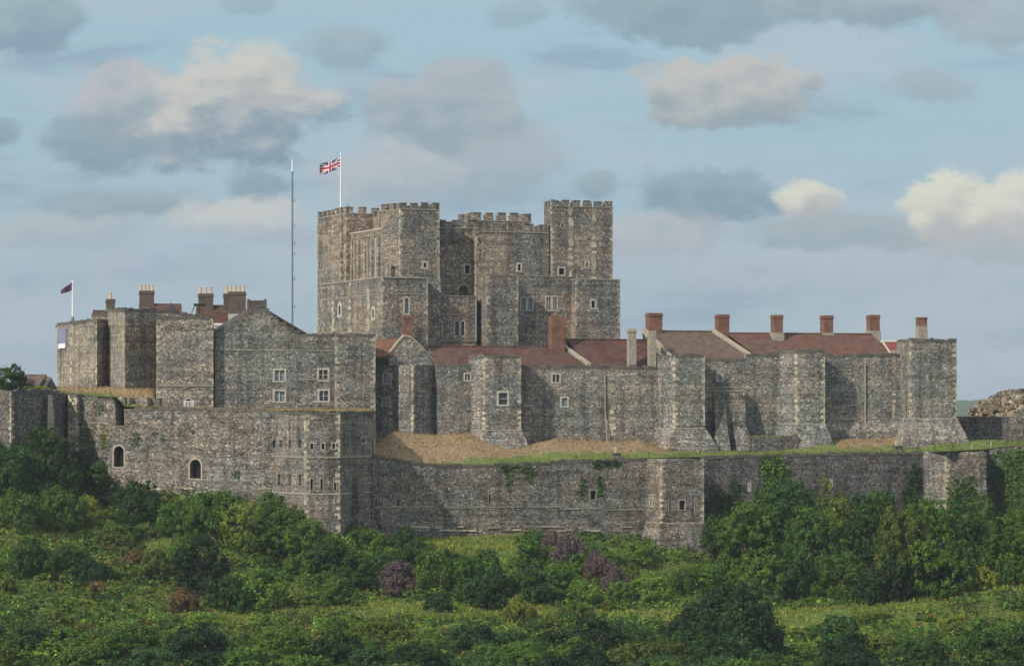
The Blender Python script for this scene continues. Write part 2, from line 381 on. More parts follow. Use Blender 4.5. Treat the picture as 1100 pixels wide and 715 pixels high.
def offset(poly, d):
    n = len(poly); out = []
    for i in range(n):
        p0, p1, p2 = poly[i - 1], poly[i], poly[(i + 1) % n]
        def nr(a, b):
            x, y = b[0] - a[0], b[1] - a[1]; l = math.hypot(x, y) or 1; return y / l, -x / l
        n1, n2 = nr(p0, p1), nr(p1, p2); k = 1 + n1[0] * n2[0] + n1[1] * n2[1]; k = max(k, .3)
        out.append((p1[0] + (n1[0] + n2[0]) * d / k, p1[1] + (n1[1] + n2[1]) * d / k))
    return out
def quoins(mb, a, c, b, z0, z1, out=.03, w=(.2, .5), h=.36, batter=None):
    """long-and-short corner stones at corner c between faces a-c and c-b"""
    la, lb = math.hypot(a[0] - c[0], a[1] - c[1]), math.hypot(b[0] - c[0], b[1] - c[1])
    da, db = ((a[0] - c[0]) / la, (a[1] - c[1]) / la), ((b[0] - c[0]) / lb, (b[1] - c[1]) / lb)
    na, nb = (-da[1], da[0]), (db[1], -db[0])
    na = (-(c[1] - a[1]) / la * -1, -(c[0] - a[0]) / la) ; nb = ((b[1] - c[1]) / lb, -(b[0] - c[0]) / lb)
    z = z0; k = 0
    while z < z1 - .1:
        hh = min(h * random.uniform(.75, 1.3), z1 - z); k += 1
        if random.random() > .16:
            wa = min(la * .95, (w[1] if k % 2 else w[0]) * random.uniform(.75, 1.25)); wb = min(lb * .95, (w[0] if k % 2 else w[1]) * random.uniform(.75, 1.25))
            o = out * random.uniform(.6, 1.5); i_ = -.12
            A = lambda d: (c[0] + da[0] * wa + na[0] * d, c[1] + da[1] * wa + na[1] * d)
            B = lambda d: (c[0] + db[0] * wb + nb[0] * d, c[1] + db[1] * wb + nb[1] * d)
            kk = max(.35, 1 + na[0] * nb[0] + na[1] * nb[1])
            Cc = lambda d: (c[0] + (na[0] + nb[0]) * d / kk, c[1] + (na[1] + nb[1]) * d / kk)
            mb.rings([([A(o), Cc(o), B(o), B(i_), Cc(i_), A(i_)], z), ([A(o), Cc(o), B(o), B(i_), Cc(i_), A(i_)], z + hh - .02)])
        z += hh
def merlons(mb, p, q, z, h=.95, w=1.35, gap=.8, t=.55):
    """merlons along p-q, the wall inside is to the left of p->q ... thickness goes inwards"""
    F = Fr(p, q); n = max(1, round((F.L + gap) / (w + gap))); k = F.L / (n * w + (n - 1) * gap)
    for i in range(n):
        u = i * (w + gap) * k
        a, b_ = u + random.uniform(-.04, .06), u + w * k + random.uniform(-.06, .04)
        hh = h + random.uniform(-.1, .05)
        mb.box(F, max(a, 0.0), min(b_, F.L), 0, t, z, z + hh)
        mb.box(F, max(a, 0.0) - .05, min(b_, F.L) + .05, -.06, t + .05, z + hh, z + hh + .12)

def ragged(mb, a, b_, za, zb2, out=.05, inn=.5):
    F = Fr(a, b_); u = 0
    while u < F.L - .02:
        l = min(random.uniform(.35, 1.1), F.L - u); z = za + (zb2 - za) * (u + l / 2) / F.L
        mb.box(F, u, u + l - .01, -out * random.uniform(.2, 1.5), inn, z - .25, z + random.choice((.05, .1, .14, .2, .26)) * random.uniform(.7, 1.2)); u += l
class Wins:
    """collects openings: cutters for the wall, and window parts"""
    def __init__(s): s.cut = MB(); s.todo = []
    def add(s, F, px0, px1, py0, py1, v=0.0, arch=False, w=.2, depth=.45, glass=None, mull=0, trans=0, frame=True, mat=None, hood=False):
        u0, u1 = F.U(px0, v), F.U(px1, v); um = (u0 + u1) / 2; z1, z0 = F.z(py0, um, v), F.z(py1, um, v)
        s.raw(F, u0, u1, z0, z1, v, arch, w, depth, glass, mull, trans, frame, mat)
    def raw(s, F, u0, u1, z0, z1, v=0.0, arch=False, w=.2, depth=.45, glass=None, mull=0, trans=0, frame=True, mat=None):
        if not frame: w = 0
        hw = (u1 - u0) / 2 - w; i0, i1 = u0 + w, u1 - w; zi0, zi1 = z0 + w * .8, z1 - w
        if arch == 'point': ri, ro = hw * 1.5, (hw + w) * 1.5
        elif arch: ri, ro = hw, hw + w
        else: ri = ro = 0
        inner = arc_outline(i0, i1, zi0, zi1, ri); outer = arc_outline(u0, u1, z0, z1, ro)
        s.cut.extr(F, inner, v - .4, v + depth)
        s.todo.append((F, inner, outer, v, depth, glass, mull, trans, frame, mat, i0, i1, zi0, zi1))
    def make(s, root):
        for F, inner, outer, v, depth, glass, mull, trans, frame, mat, i0, i1, z0, z1 in s.todo:
            fr = None
            if frame:
                mb = MB(); mb.ring(F, outer, inner, v - .05, v + .12)
                if mull or trans:
                    for k in range(mull):
                        u = i0 + (i1 - i0) * (k + 1) / (mull + 1); mb.box(F, u - .05, u + .05, v + .06, v + .16, z0, z1 - (.02 if len(inner) < 5 else .1))
                    for k in range(trans):
                        z = z0 + (z1 - z0) * (k + 1) / (trans + 1); mb.box(F, i0, i1, v + .165, v + .2, z - .035, z + .035)
                fr = mb.build('window', mat or m_frame, root)
            if glass:
                gm = MB(); gm.extr(F, [(a, b) for a, b in inner], v + depth * .55, v + depth * .55 + .04); gm.build('pane_or_dark_sheet', glass, fr or root)  # glazed pane; in open arches a black sheet painted as their shade

def tower(name, label, cat, F, pL, pF, pR, D, ptop, pbase, back=7.0, flare=(), wins=None, mat=None, ql=True, qr=True, strings=(), cope=True, crenel=0, v_in=0.0, group=None, qmat=None):
    mat = mat or m_inner
    uf = F.U(pF, v_in - D); ur = F.U(pR, v_in - D); ub = F.U(pL, v_in)
    fl_, fr_ = F.xy(uf, v_in - D), F.xy(ur, v_in - D)
    if pL < pF: bl0 = F.xy(ub, v_in)
    else: bl0 = F.xy(uf, v_in)
    yr = fl_[1]; zt, zb = zz(ptop, yr), zz(pbase, yr)
    bl = F.xy((ub if pL < pF else uf), v_in + back); br = F.xy(ur, v_in + back)
    poly = [bl0, fl_, fr_, br, bl]
    root = thing(name, (*F.xy((uf + ur) / 2, v_in), zb), label, cat, group)
    rs = []; off0 = flare[0][1] if flare else 0
    rs.append((offset(poly, off0), zb - 3)) if not flare else rs.append((offset(poly, off0 + .15), zb - 3))
    for py, off in flare: rs.append((offset(poly, off), zz(py, yr)))
    rs.append((poly, (zz(flare[-1][0], yr) + .02) if flare else zb))
    rs.append((poly, zt))
    W = Wins()
    front = Fr(fl_, fr_); left = Fr(bl0, fl_)
    if wins: wins(W, front, left)
    o = MB().rings(rs).build('wall', mat, root, W.cut)
    W.make(root)
    zq = zz(flare[-1][0], yr) if flare else zb
    if ql: q = MB(); quoins(q, bl0, fl_, fr_, zq, zt); q.build('quoins', qmat or m_quoin, root)
    if qr: q = MB(); quoins(q, fl_, fr_, br, zq, zt); q.build('quoins', qmat or m_quoin, root)
    if strings or flare:
        sm = MB()
        for py in strings: z = zz(py, yr); sm.rings([(offset(poly, .07), z - .09), (offset(poly, .07), z + .09)])
        if flare and flare[-1][1] > .05:
            z = zz(flare[-1][0], yr); sm.rings([(offset(poly, flare[-1][1] + .03), z - .1), (offset(poly, .04), z + .08)])
        if sm.v: sm.build('string_course', m_string, root)
    if cope and not crenel: 
        cm = MB()
        for a, b_ in zip(poly, poly[1:] + poly[:1]):
            if math.hypot(a[0] - b_[0], a[1] - b_[1]) > .3: ragged(cm, a, b_, zt, zt)
        cm.build('coping', m_cope, root)
    if crenel:
        mm = MB()
        for a, b_ in ((bl, bl0), (bl0, fl_), (fl_, fr_), (fr_, br), (br, bl)):
            if math.hypot(a[0] - b_[0], a[1] - b_[1]) > 1.0: merlons(mm, a, b_, zt, crenel, t=.5)
        mm.build('battlements', mat, root)
    return root, poly, front, left, zt, zb

def wallrun(name, label, F, tops, pbot, thick=2.0, mat=None, wins=None, strings=(), cope=True, v=0.0, extra=None, cat='wall'):
    """wall along a frame; tops = [(px, py)] left to right"""
    top = [(F.U(px, v), F.zp(px, py, v)) for px, py in tops]
    zb = min(F.zp(tops[0][0], pbot, v), F.zp(tops[-1][0], pbot, v)) if not isinstance(pbot, tuple) else None
    out = [(top[0][0], zb - 2.5)] + top + [(top[-1][0], zb - 2.5)]
    um = (top[0][0] + top[-1][0]) / 2
    root = thing(name, (*F.xy(um, v), zb), label, cat)
    W = Wins()
    if wins: wins(W, F)
    MB().extr(F, out, v, v + thick).build('stonework', mat or m_inner, root, W.cut); W.make(root)
    if strings:
        sm = MB()
        for (px0, px1, py, *mm) in strings:
            u0, u1 = F.U(px0, v), F.U(px1, v); z = F.z(py, (u0 + u1) / 2, v)
            u = u0
            while u < u1:
                l = min(random.uniform(.8, 1.6), u1 - u); sm.box(F, u, u + l - .015, v - .06 * random.uniform(.7, 1.4), v + .05, z - .08, z + .08); u += l
        sm.build('string_course', m_string, root)
    if cope:
        cm = MB()
        for (a, b_) in zip(top[:-1], top[1:]):
            if b_[0] - a[0] < .05: continue
            if abs(b_[1] - a[1]) > 1.5 * (b_[0] - a[0]): continue
            ragged(cm, F.xy(a[0], v), F.xy(b_[0], v), a[1], b_[1])
        cm.build('coping', m_cope, root)
    return root

# ------------------------------------------------------------------ lie of the land
OUT = [(-160, 402), (-40, 386), (12, 376), (52, 381), (75, 386), (125, 384), (292, 377), (328, 366.5), (365, 367), (400, 377), (693, 391), (757, 395), (992, 408), (1015, 402), (1056, 406), (1066, 408), (1240, 398)]
def lerp(tab, x):
    if x <= tab[0][0]: return tab[0][1]
    for (a, p), (b, q) in zip(tab[:-1], tab[1:]):
        if x <= b: return p + (q - p) * (x - a) / (b - a)
    return tab[-1][1]
def yout(px): return lerp(OUT, px)
BASE = [(-160, 500), (0, 515), (125, 533), (230, 535), (292, 552), (330, 570), (400, 577), (550, 574), (693, 580), (757, 588), (830, 560), (930, 545), (1060, 570), (1240, 560)]
R350 = [(-160, 570), (0, 590), (125, 600), (292, 620), (400, 632), (550, 634), (700, 640), (800, 655), (950, 655), (1060, 640), (1240, 625)]
R330 = [(-160, 610), (0, 634), (125, 644), (250, 652), (400, 648), (500, 652), (640, 660), (720, 658), (840, 657), (950, 640), (1060, 625), (1240, 600)]
R316 = [(-160, 660), (0, 668), (250, 684), (400, 684), (640, 690), (840, 700), (950, 690), (1100, 672), (1240, 660)]
R290 = [(-160, 705), (0, 712), (600, 725), (1100, 728), (1240, 720)]
def sm(t): t = max(0, min(1, t)); return t * t * (3 - 2 * t)
def ground_z(x, Y):
    if Y < 60: return 0.0
    px = max(-160, min(1240, HX + x * FP / Y)); yo = yout(px)
    keys = [(60, 0), (140, 3), (230, 9), (290, zz(lerp(R290, px), 290)), (316, zz(lerp(R316, px), 316)), (330, zz(lerp(R330, px), 330)),
            (350, zz(lerp(R350, px), 350)), (yo, zz(lerp(BASE, px), yo)), (yo + 8, zz(lerp(BASE, px), yo) + .5), (500, 30), (650, 4), (1300, 2), (2300, 18), (4200, 34), (9000, 36)]
    for (a, p), (b, q) in zip(keys[:-1], keys[1:]):
        if Y <= b:
            z = p + (q - p) * (Y - a) / (b - a); break
    else: z = keys[-1][1]
    n = noise.noise((x * .05, Y * .05, 1.3)) * .9 + noise.noise((x * .16, Y * .16, 4.3)) * .4
    return z + n * sm((Y - 230) / 40) * (1 - .9 * sm((Y - yo + 10) / 8))
def hit(px, py):
    Y = 270.0; yo = yout(px)
    while Y < yo - .5:
        if ground_z((px - HX) * Y / FP, Y) >= zz(py, Y): return Y
        Y += .5
    return yo - .8
def grid(name, X, Ys, zf, mat, skirt=None):
    nx, ny = len(X), len(Ys); vs = []
    for Y in Ys:
        for x in X: vs.append((x, Y, zf(x, Y)))
    fs = [(j * nx + i, j * nx + i + 1, (j + 1) * nx + i + 1, (j + 1) * nx + i) for j in range(ny - 1) for i in range(nx - 1)]
    me = bpy.data.meshes.new(name); me.from_pydata(vs, [], fs); me.materials.append(mat); me.shade_smooth()
    o = bpy.data.objects.new(name, me); COL.objects.link(o); return o
Xs = [-6000, -3000, -1500, -700, -350, -200, -130] + [x * 1.0 for x in range(-95, 96)] + [130, 200, 350, 700, 1500, 3000, 6000]
Ys = [-900, -300, 0, 60, 100, 140, 190, 230, 250, 262] + [270 + 1.0 * k for k in range(150)] + [430, 450, 470, 500, 550, 600, 650, 800, 1000, 1300, 1800, 2300, 3000, 4200, 6500, 9000]
struct(grid('ground', Xs, Ys, ground_z, m_ground))

FI = Fr(pt(403, 400), deg=14)          # inner curtain plane
def yin(px):
    if px < 168: return lerp([(-160, 425), (61, 418), (116, 404), (134, 396), (168, 396)], px)
    if px < 232: return 392.0
    return FI.xy(FI.U(px))[1]
EDGE = [(-160, 420), (12, 421), (52, 420), (74, 424), (125, 427), (134, 437), (170, 438), (292, 441.5), (398, 442), (401, 489), (455, 498.5), (500, 500), (560, 498), (650, 494), (693, 492.5), (800, 489.5), (900, 487), (990, 486), (1056, 483), (1100, 478), (1240, 470)]
INNER = [(-160, 416), (62, 416.5), (116, 416), (166, 417.5), (169, 437), (232, 439.5), (402, 440), (404, 476), (421, 463), (470, 467), (505, 465), (545, 480), (600, 471), (650, 474), (690, 472), (712, 480), (757, 483), (838, 482), (887, 471), (930, 470), (968, 468), (1028, 472), (1100, 474), (1240, 468)]
def terrace_edge_py(px): return lerp(EDGE, px)
def build_terrace():
    vs = []; dry = []; pxs = [-160 + 3 * i for i in range(468)]; rows = 15
    for px in pxs:
        yo = yout(px) + .55; yi = yin(px) + 3.0
        zo = zz(terrace_edge_py(px), yout(px)) + .04; zi = zz(lerp(INNER, px), yin(px))
        for k in range(rows):
            t = k / (rows - 1); Y = yo + (yi - yo) * t; x = (px - HX) * Y / FP
            z = zo + (zi - zo) * sm(min(1, max(0, (t - .12) / .72)))
            z += (noise.noise((x * .3, Y * .3, 0)) * .25 + noise.noise((x * .9, Y * .9, 5)) * .08) * (1 if k else 0) * (1 if 1 < k < rows - 2 else .2)
            vs.append((x, Y, z))
            a = {0: 0}.get(0); lim = lerp([(0, .35), (120, .4), (232, .1), (400, .02), (440, .06), (500, .3), (560, .45), (700, .42), (745, .55), (757, 2), (885, 1.2), (900, .4), (1005, .45), (1030, 1.2), (1100, 2)], px)
            dry.append(max(0, min(1, .5 + (t - lim) * 2.2)))
    n = rows; fs = [(i * n + k, (i + 1) * n + k, (i + 1) * n + k + 1, i * n + k + 1) for i in range(len(pxs) - 1) for k in range(rows - 1)]
    me = bpy.data.meshes.new('terrace'); me.from_pydata(vs, [], fs); me.materials.append(m_terrace); me.shade_smooth()
    a = me.attributes.new('dry', 'FLOAT', 'POINT'); a.data.foreach_set('value', dry)
    o = bpy.data.objects.new('terrace_ground', me); COL.objects.link(o); struct(o)
build_terrace()
def terrace_z(px, Y):
    yo = yout(px) + .55; yi = yin(px) + 3; t = (Y - yo) / (yi - yo)
    zo = zz(terrace_edge_py(px), yout(px)); zi = zz(lerp(INNER, px), yin(px))
    return zo + (zi - zo) * sm(min(1, max(0, (t - .12) / .72)))

# far wooded hill
def far_hill():
    hz = lambda x, Y: 34 + max(0, 1 - ((Y - 3100) / 500) ** 2) * (lerp([(-500, 5), (300, 6), (430, 17), (470, 20), (530, 17), (600, 14), (900, 9), (1400, 4)], x) + noise.noise((x * .012, Y * .01, 0)) * 3 + noise.noise((x * .06, Y * .05, 2)) * 2.6 + noise.noise((x * .17, Y * .1, 2)) * 1.3) - 30 * sm((abs(Y - 3100) - 350) / 150)
    o = grid('far_hill', [-600 + 5 * i for i in range(400)], [2600 + 20 * k for k in range(50)], hz, m_farleaf); struct(o)
far_hill()

# ------------------------------------------------------------------ the keep
FK = Fr(pt(430, 428), deg=22)
def build_keep():
    root = thing('castle_keep', (*FK.xy(12, 14), 30), 'huge square grey stone keep with battlemented corner turrets towering over everything else', 'castle keep')
    def blk(name, pL, pF, pR, D, v_in, ptop, back, mat=None, cuts=None, zb=30, parent=root):
        uf = FK.U(pF, v_in - D); ur = FK.U(pR, v_in - D); ub = FK.U(pL, v_in)
        ubb = ub if pL < pF else uf
        poly = [FK.xy(ubb, v_in), FK.xy(uf, v_in - D), FK.xy(ur, v_in - D), FK.xy(ur, v_in + back), FK.xy(ubb, v_in + back)]
        zt = zz(ptop, poly[1][1])
        return poly, zt
    ql = MB(); strg = MB()
    def do(name, poly, zt, W=None, cren=0, zb=30, qs=(1, 2), mat=None, low=None, w=1.35, gap=.8):
        o = MB().rings([(poly, zb), (poly, zt)]).build(name, mat or m_keep, root, W.cut if W else None)
        if W: W.make(root)
        if cren:
            mm = MB(); n = len(poly)
            for i in range(n):
                a, b_ = poly[i], poly[(i + 1) % n]
                if math.hypot(a[0] - b_[0], a[1] - b_[1]) > 1.2: merlons(mm, a, b_, zt, cren, w, gap, .5)
            mm.build('battlements', m_keep, o)
            strg.rings([(offset(poly, .08), zt - .12), (offset(poly, .08), zt + .0)])
        for k in qs:
            qm = MB(); quoins(qm, poly[k - 1], poly[k], poly[(k + 1) % len(poly)], low or 34, zt, w=(.18, .42)); qm.build('quoins', m_quoin, o)
    # flank frame through the turret's left face
    # north-west style corner turret nearest the camera
    pA, zA = blk('', 411, 430, 472, 5.6, 5.6, 224, .6)
    FA = Fr(pA[1], pA[2]); FAl = Fr(pA[0], pA[1])
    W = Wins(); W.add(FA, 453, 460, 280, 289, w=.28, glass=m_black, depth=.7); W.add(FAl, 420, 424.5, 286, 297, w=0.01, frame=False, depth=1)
    do('turret', pA, zA, W, .8, qs=(1, 2), w=1.1, gap=.75)
    # main flank (left) : frame along the left side
    left = Fr(FK.xy(FK.U(430), 0), deg=22 - 90)     # u runs towards the camera, so distances back are negative
    def sp(px, v): return left.xy(left.U(px, v), v)
    pa, pb = sp(411, 0), sp(371, 0)
    # flank upper wall
    uA, uB = left.U(411, .6), left.U(371, .6)
    zf = zz(245, left.xy(uA, .6)[1])
    m = MB().box(left, uB - 2, uA + 3, .6, 4, 30, zf); m.build('flank_wall', m_keep, root)
    ins = MB(); zi = zz(231, left.xy((uA + uB) / 2, 4)[1]); ins.box(left, uB - 2, uA + 2, 4.0, 5.0, 30, zi)
    merlons(ins, left.xy(uB, 4.0), left.xy(uA + 1, 4.0), zi, .6, 1.2, .8, .6); ins.build('inner_parapet', m_keep, root)
    lp = MB()
    n = 5
    for i, px in enumerate((377, 384, 391, 398, 405)):
        u = left.U(px, .3); lp.box(left, u - .55, u + .35, .32, .75, 45, zf - 1.2)
    lp.build('pilaster_strips', m_west, root)
    for px in (380, 394, 403): 
        u = left.U(px, .3)
        ql.box(left, u, u + .22, .28, .5, 52, zf - 1.3)
    ql.box(left, uB, uA + 1, .5, .62, zf - .12, zf + .05)
    # rear corner turret
    u0, u1 = left.U(371.5, -.2), left.U(341, -.2)
    pB = [left.xy(u1, -.2), left.xy(u0, -.2), left.xy(u0, 9), left.xy(u1, 9)]
    zB = zz(228.5, left.xy(u0, 0)[1]); do('turret', pB, zB, None, .75, qs=(0, 1), w=1.1, gap=.8)
    u2 = left.U(357, -.55); u3 = left.U(366, -.55)
    bp = [left.xy(u2, -.55), left.xy(u3, -.55), left.xy(u3, 1), left.xy(u2, 1)]
    do('buttress', bp, zB - .2, None, 0, qs=(0, 1))
    # upper front walls
    pC, zC = blk('', 470, 470, 512, 0, 3.2, 244, 4)
    FC = Fr(pC[1], pC[2])
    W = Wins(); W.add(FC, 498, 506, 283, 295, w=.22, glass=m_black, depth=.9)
    W.add(FC, 491, 505, 304.5, 321, w=.25, arch=True, depth=1.0, mat=m_string)
    do('front_wall', pC, zC, W, 1.0, qs=(), w=1.2, gap=.95)
    pD, zD = blk('', 508, 511, 590, 1.6, 3.2, 248, 4)
    FD = Fr(pD[1], pD[2])
    W = Wins(); W.add(FD, 554.5, 561, 282, 292, w=.24, glass=m_black, depth=.6)
    do('front_wall', pD, zD, W, 1.1, qs=(1,), w=1.25, gap=.95)
    # right corner turret
    pE, zE = blk('', 588, 592.5, 658, 2.2, 3.2, 221, 1.2)
    FE = Fr(pE[1], pE[2])
    W = Wins(); W.add(FE, 599, 607.5, 286.5, 296, w=.2, glass=m_black, depth=.8); W.add(FE, 628, 633, 280, 288, w=.22, glass=m_black, depth=.5)
    W.add(FE, 602, 606, 239, 244, w=.1, arch=True, glass=m_black, depth=.6)
    do('turret', pE, zE, W, .75, qs=(1, 2), w=1.1, gap=.7)
    for px in (613, 638):
        u = FE.U(px); z = 45
        while z < zE - .3:
            h = random.uniform(.3, .5); a, b_ = random.uniform(.2, .5), random.uniform(.2, .5)
            ql.box(FE, u - a, u + b_, -.05, .1, z, z + h - .02); z += h
    # central turret behind the front parapet
    u0, u1 = FK.U(508.5, 12), FK.U(570.5, 12)
    pG = [FK.xy(u0, 12), FK.xy(u1, 12), FK.xy(u1, 18), FK.xy(u0, 18)]
    do('stair_turret', pG, zz(236, pG[0][1]), None, 1.0, qs=(0, 1), w=1.2, gap=.85)
    # main body and roofs
    ur = FK.U(655, 5); ul = FK.U(430, 5) + .3
    body = [FK.xy(ul, 5), FK.xy(ur, 5), FK.xy(ur, 33), FK.xy(ul, 33)]
    MB().rings([(body, 30), (body, zz(252, body[0][1]))]).build('main_block', m_keep, root)
    bw = MB(); zb_ = zz(250, FK.xy(15, 31)[1])
    bw.rings([([FK.xy(ul, 32.8), FK.xy(ur, 32.8), FK.xy(ur, 34), FK.xy(ul, 34)], 30), ([FK.xy(ul, 32.8), FK.xy(ur, 32.8), FK.xy(ur, 34), FK.xy(ul, 34)], zb_)])
    rp = [(FK.xy(ur - 7, 27), FK.xy(ur + .5, 27), FK.xy(ur + .5, 34.5), FK.xy(ur - 7, 34.5))]
    bw.build('rear_wall', m_keep, root)
    # ---- lower tier (forebuilding and aprons)
    pL_, zL = blk('', 411, 411, 459.5, 0, -2.8, 298, 12)
    fl0 = pL_[1]; leftL = Fr(fl0, deg=22 - 90)
    ub = leftL.U(343.5, 0)
    pol = [leftL.xy(ub, 0), fl0, pL_[2], FK.xy(FK.U(459.5, -2.8), 2), FK.xy(FK.U(430, 0) + 1, 34), leftL.xy(ub, 3)]
    FL = Fr(fl0, pL_[2])
    W = Wins(); W.add(FL, 433, 440.5, 318, 338, w=.24, arch=True, glass=m_glassb, depth=.4)
    for px, a, b_ in ((365, 324, 341), (401, 328, 344)):
        W.add(leftL, px - 2.2, px + 2.2, a, b_, w=.5, arch=True, glass=m_black, depth=.6)
    do('forebuilding', pol, zL, W, 0, qs=(1, 2))
    strg.rings([(offset(pol, .1), zL - .05), (offset(pol, .08), zL + .15)])
    zz1 = zz(315, fl0[1]); strg.rings([(offset(pol, .06), zz1 - .08), (offset(pol, .06), zz1 + .08)])
    for px in (357, 375, 395):
        u = leftL.U(px, -.2); z = 40
        while z < zL - .5:
            h = random.uniform(.3, .55); a, b_ = random.uniform(.2, .8), random.uniform(.2, .8); ql.box(leftL, u - a, u + b_, -.12, .1, z, z + h - .03); z += h
    pb2 = MB()
    for px in (349, 366, 385, 403):
        u = leftL.U(px, -.2)
    # small block between the forebuilding and the bay
    pS, zS = blk('', 459, 459, 473, 0, -.8, 299, 5); do('corner_block', pS, zS, None, 0, qs=(2,))
    # bay with twin lights
    pM, zM = blk('', 459, 459, 512, 0, -.2, 318, 6); FM = Fr(pM[1], pM[2])
    W = Wins()
    for a, b_ in ((465, 475.5), (487.5, 500)):
        m_ = (a + b_) / 2
        W.add(FM, a, m_ + .3, 343.5, 361, w=.17, arch=True, glass=m_glassb if a < 480 else m_glass, depth=.4); W.add(FM, m_ + .3, b_, 343.5, 361, w=.17, arch=True, glass=m_glass, depth=.4)
    do('bay', pM, zM, W, 0, qs=())
    strg.rings([(offset(pM, .08), zM), (offset(pM, .08), zM + .15)])
    z3 = zz(365, pM[1][1]); strg.box(FM, .1, FM.L, -.1, .05, z3 - .2, z3)
    # apron tower in the middle
    pN, zN = blk('', 513, 523, 556.5, 5.0, 2, 296, 4); do('apron_tower', pN, zN, None, 0, qs=(1, 2))
    strg.rings([(offset(pN, .07), zN), (offset(pN, .07), zN + .14)])
    # recess with two traceried windows
    pR_, zR = blk('', 555, 555, 616, 0, .8, 296.5, 5); FR = Fr(pR_[1], pR_[2])
    W = Wins()
    for a, b_ in ((558.5, 573), (585.5, 599.5)):
        m_ = (a + b_) / 2
        W.add(FR, a, m_ + .2, 317.5, 334, w=.2, arch='point' if a < 570 else False, glass=m_glassb, depth=.35, mull=1); W.add(FR, m_ + .2, b_, 317.5, 334, w=.2, arch='point' if a < 570 else False, glass=m_glassb, depth=.35, mull=1)
    do('recess_wall', pR_, zR, W, 0, qs=())
    strg.rings([(offset(pR_, .06), zR), (offset(pR_, .06), zR + .12)])
    # apron tower on the right
    pT, zT = blk('', 611, 619, 666, 3.4, 2, 300, 9); FT = Fr(pT[1], pT[2])
    W = Wins(); W.add(FT, 633.5, 641, 321, 332, w=.26, glass=m_black, depth=.6)
    do('apron_tower', pT, zT, W, 0, qs=(1, 2))
    strg.rings([(offset(pT, .07), zT), (offset(pT, .07), zT + .14)])
    pp = MB()
    for F_, px, a, b_ in ((FM, 511, 320, 366), (FE, 607, 300, 300)):
        if a == b_: continue
        u = F_.U(px); pp.tube((*F_.xy(u, -.15), F_.z(b_, u)), (*F_.xy(u, -.15), F_.z(a, u)), .09)
    pp.build('drainpipe', m_pipe, root)
    ql.build('quoins', m_quoin, root); strg.build('string_course', m_string, root)
build_keep()

# ------------------------------------------------------------------ inner curtain: towers and walls, west to east
def poly_tower(name, label, cat, pts, ptop, pbase, back, mat, wins=None, tops=None, qi=(), flare=0.0, strings=(), cope=True, voids=None):
    """pts = front points [(px, Y)] left to right; back points added behind"""
    fr = [pt(*p) for p in pts]; bk = [(q[0], q[1]) for q in back]
    poly = fr + bk; yr = min(p[1] for p in fr); zt, zb = zz(ptop, yr), zz(pbase, yr)
    root = thing(name, (sum(p[0] for p in fr) / len(fr), sum(p[1] for p in fr) / len(fr), zb), label, cat)
    W = Wins(); faces = [Fr(a, b_) for a, b_ in zip(fr[:-1], fr[1:])]
    if wins: wins(W, faces)
    rs = [(offset(poly, flare), zb - 3), (offset(poly, flare), zb), (poly, zb + 2.5 * (flare > 0) + .01), (poly, zt)]
    if tops: rs[-1] = (poly, [zz(t, p[1]) for t, p in zip(tops, poly)])
    MB().rings(rs).build('wall', mat, root, W.cut); W.make(root)
    for i in qi: q = MB(); quoins(q, poly[i - 1], poly[i], poly[(i + 1) % len(poly)], zb, zt if not tops else zz(tops[i], poly[i][1])); q.build('quoins', m_quoin, root)
    s = MB()
    for py in strings: z = zz(py, yr); s.rings([(offset(poly, .08), z - .09), (offset(poly, .08), z + .09)])
    if s.v: s.build('string_course', m_string, root)
    if cope:
        cm = MB(); zs = [zz(t, p[1]) for t, p in zip(tops, poly)] if tops else [zt] * len(poly)
        for i in range(len(poly)): ragged(cm, poly[i], poly[(i + 1) % len(poly)], zs[i], zs[(i + 1) % len(poly)])
        cm.build('coping', m_cope, root)
    return root, faces, zt, zb

poly_tower('west_tower', 'pale westernmost castle tower with a lilac banner and a flagpole', 'castle tower', [(61.5, 420), (76, 414), (104, 405), (117, 409)], 344, 418,
           [pt(117, 425), pt(62, 430)], m_west, qi=(0, 1, 2), strings=())
poly_tower('low_turret', 'small low stone turret top rising behind the westernmost tower', 'turret', [(99, 415), (118, 415)], 338, 400, [pt(118, 425), pt(99, 425)], m_west)
poly_tower('angular_tower', 'tall angular castle tower, half lit and half shaded, left of the rectangular pale tower', 'castle tower', [(116, 408), (134, 396), (168, 400), (214, 403)], 333, 416,
           [pt(214, 412), pt(116, 422)], m_west, qi=(1,), tops=(333, 332.5, 332.5, 339, 339, 333))
def w3(W, f): W.add(f[0], 197, 208, 426.5, 438, arch=True, w=.22, glass=m_black, depth=.9)
poly_tower('plinth_tower', 'broad pale rectangular tower with a small arched doorway low in its plinth', 'castle tower', [(168, 392), (229, 394)], 340.5, 438, [pt(230, 404), pt(169, 404)], m_west, wins=w3, qi=(0, 1), flare=0, strings=(414,))
rail = MB(); yy = 392.3
for k in range(7): px = 198 + k * 1.6; rail.tube((*pt(px, yy), zz(438, yy)), (*pt(px, yy), zz(431, yy)), .04, n=5)
rail.tube((*pt(197.5, yy), zz(431, yy)), (*pt(208.5, yy), zz(431, yy)), .05, n=5)
recenter(tag(rail.build('white_railing', m_white), 'short white railing in front of the small arched doorway', 'railing'))

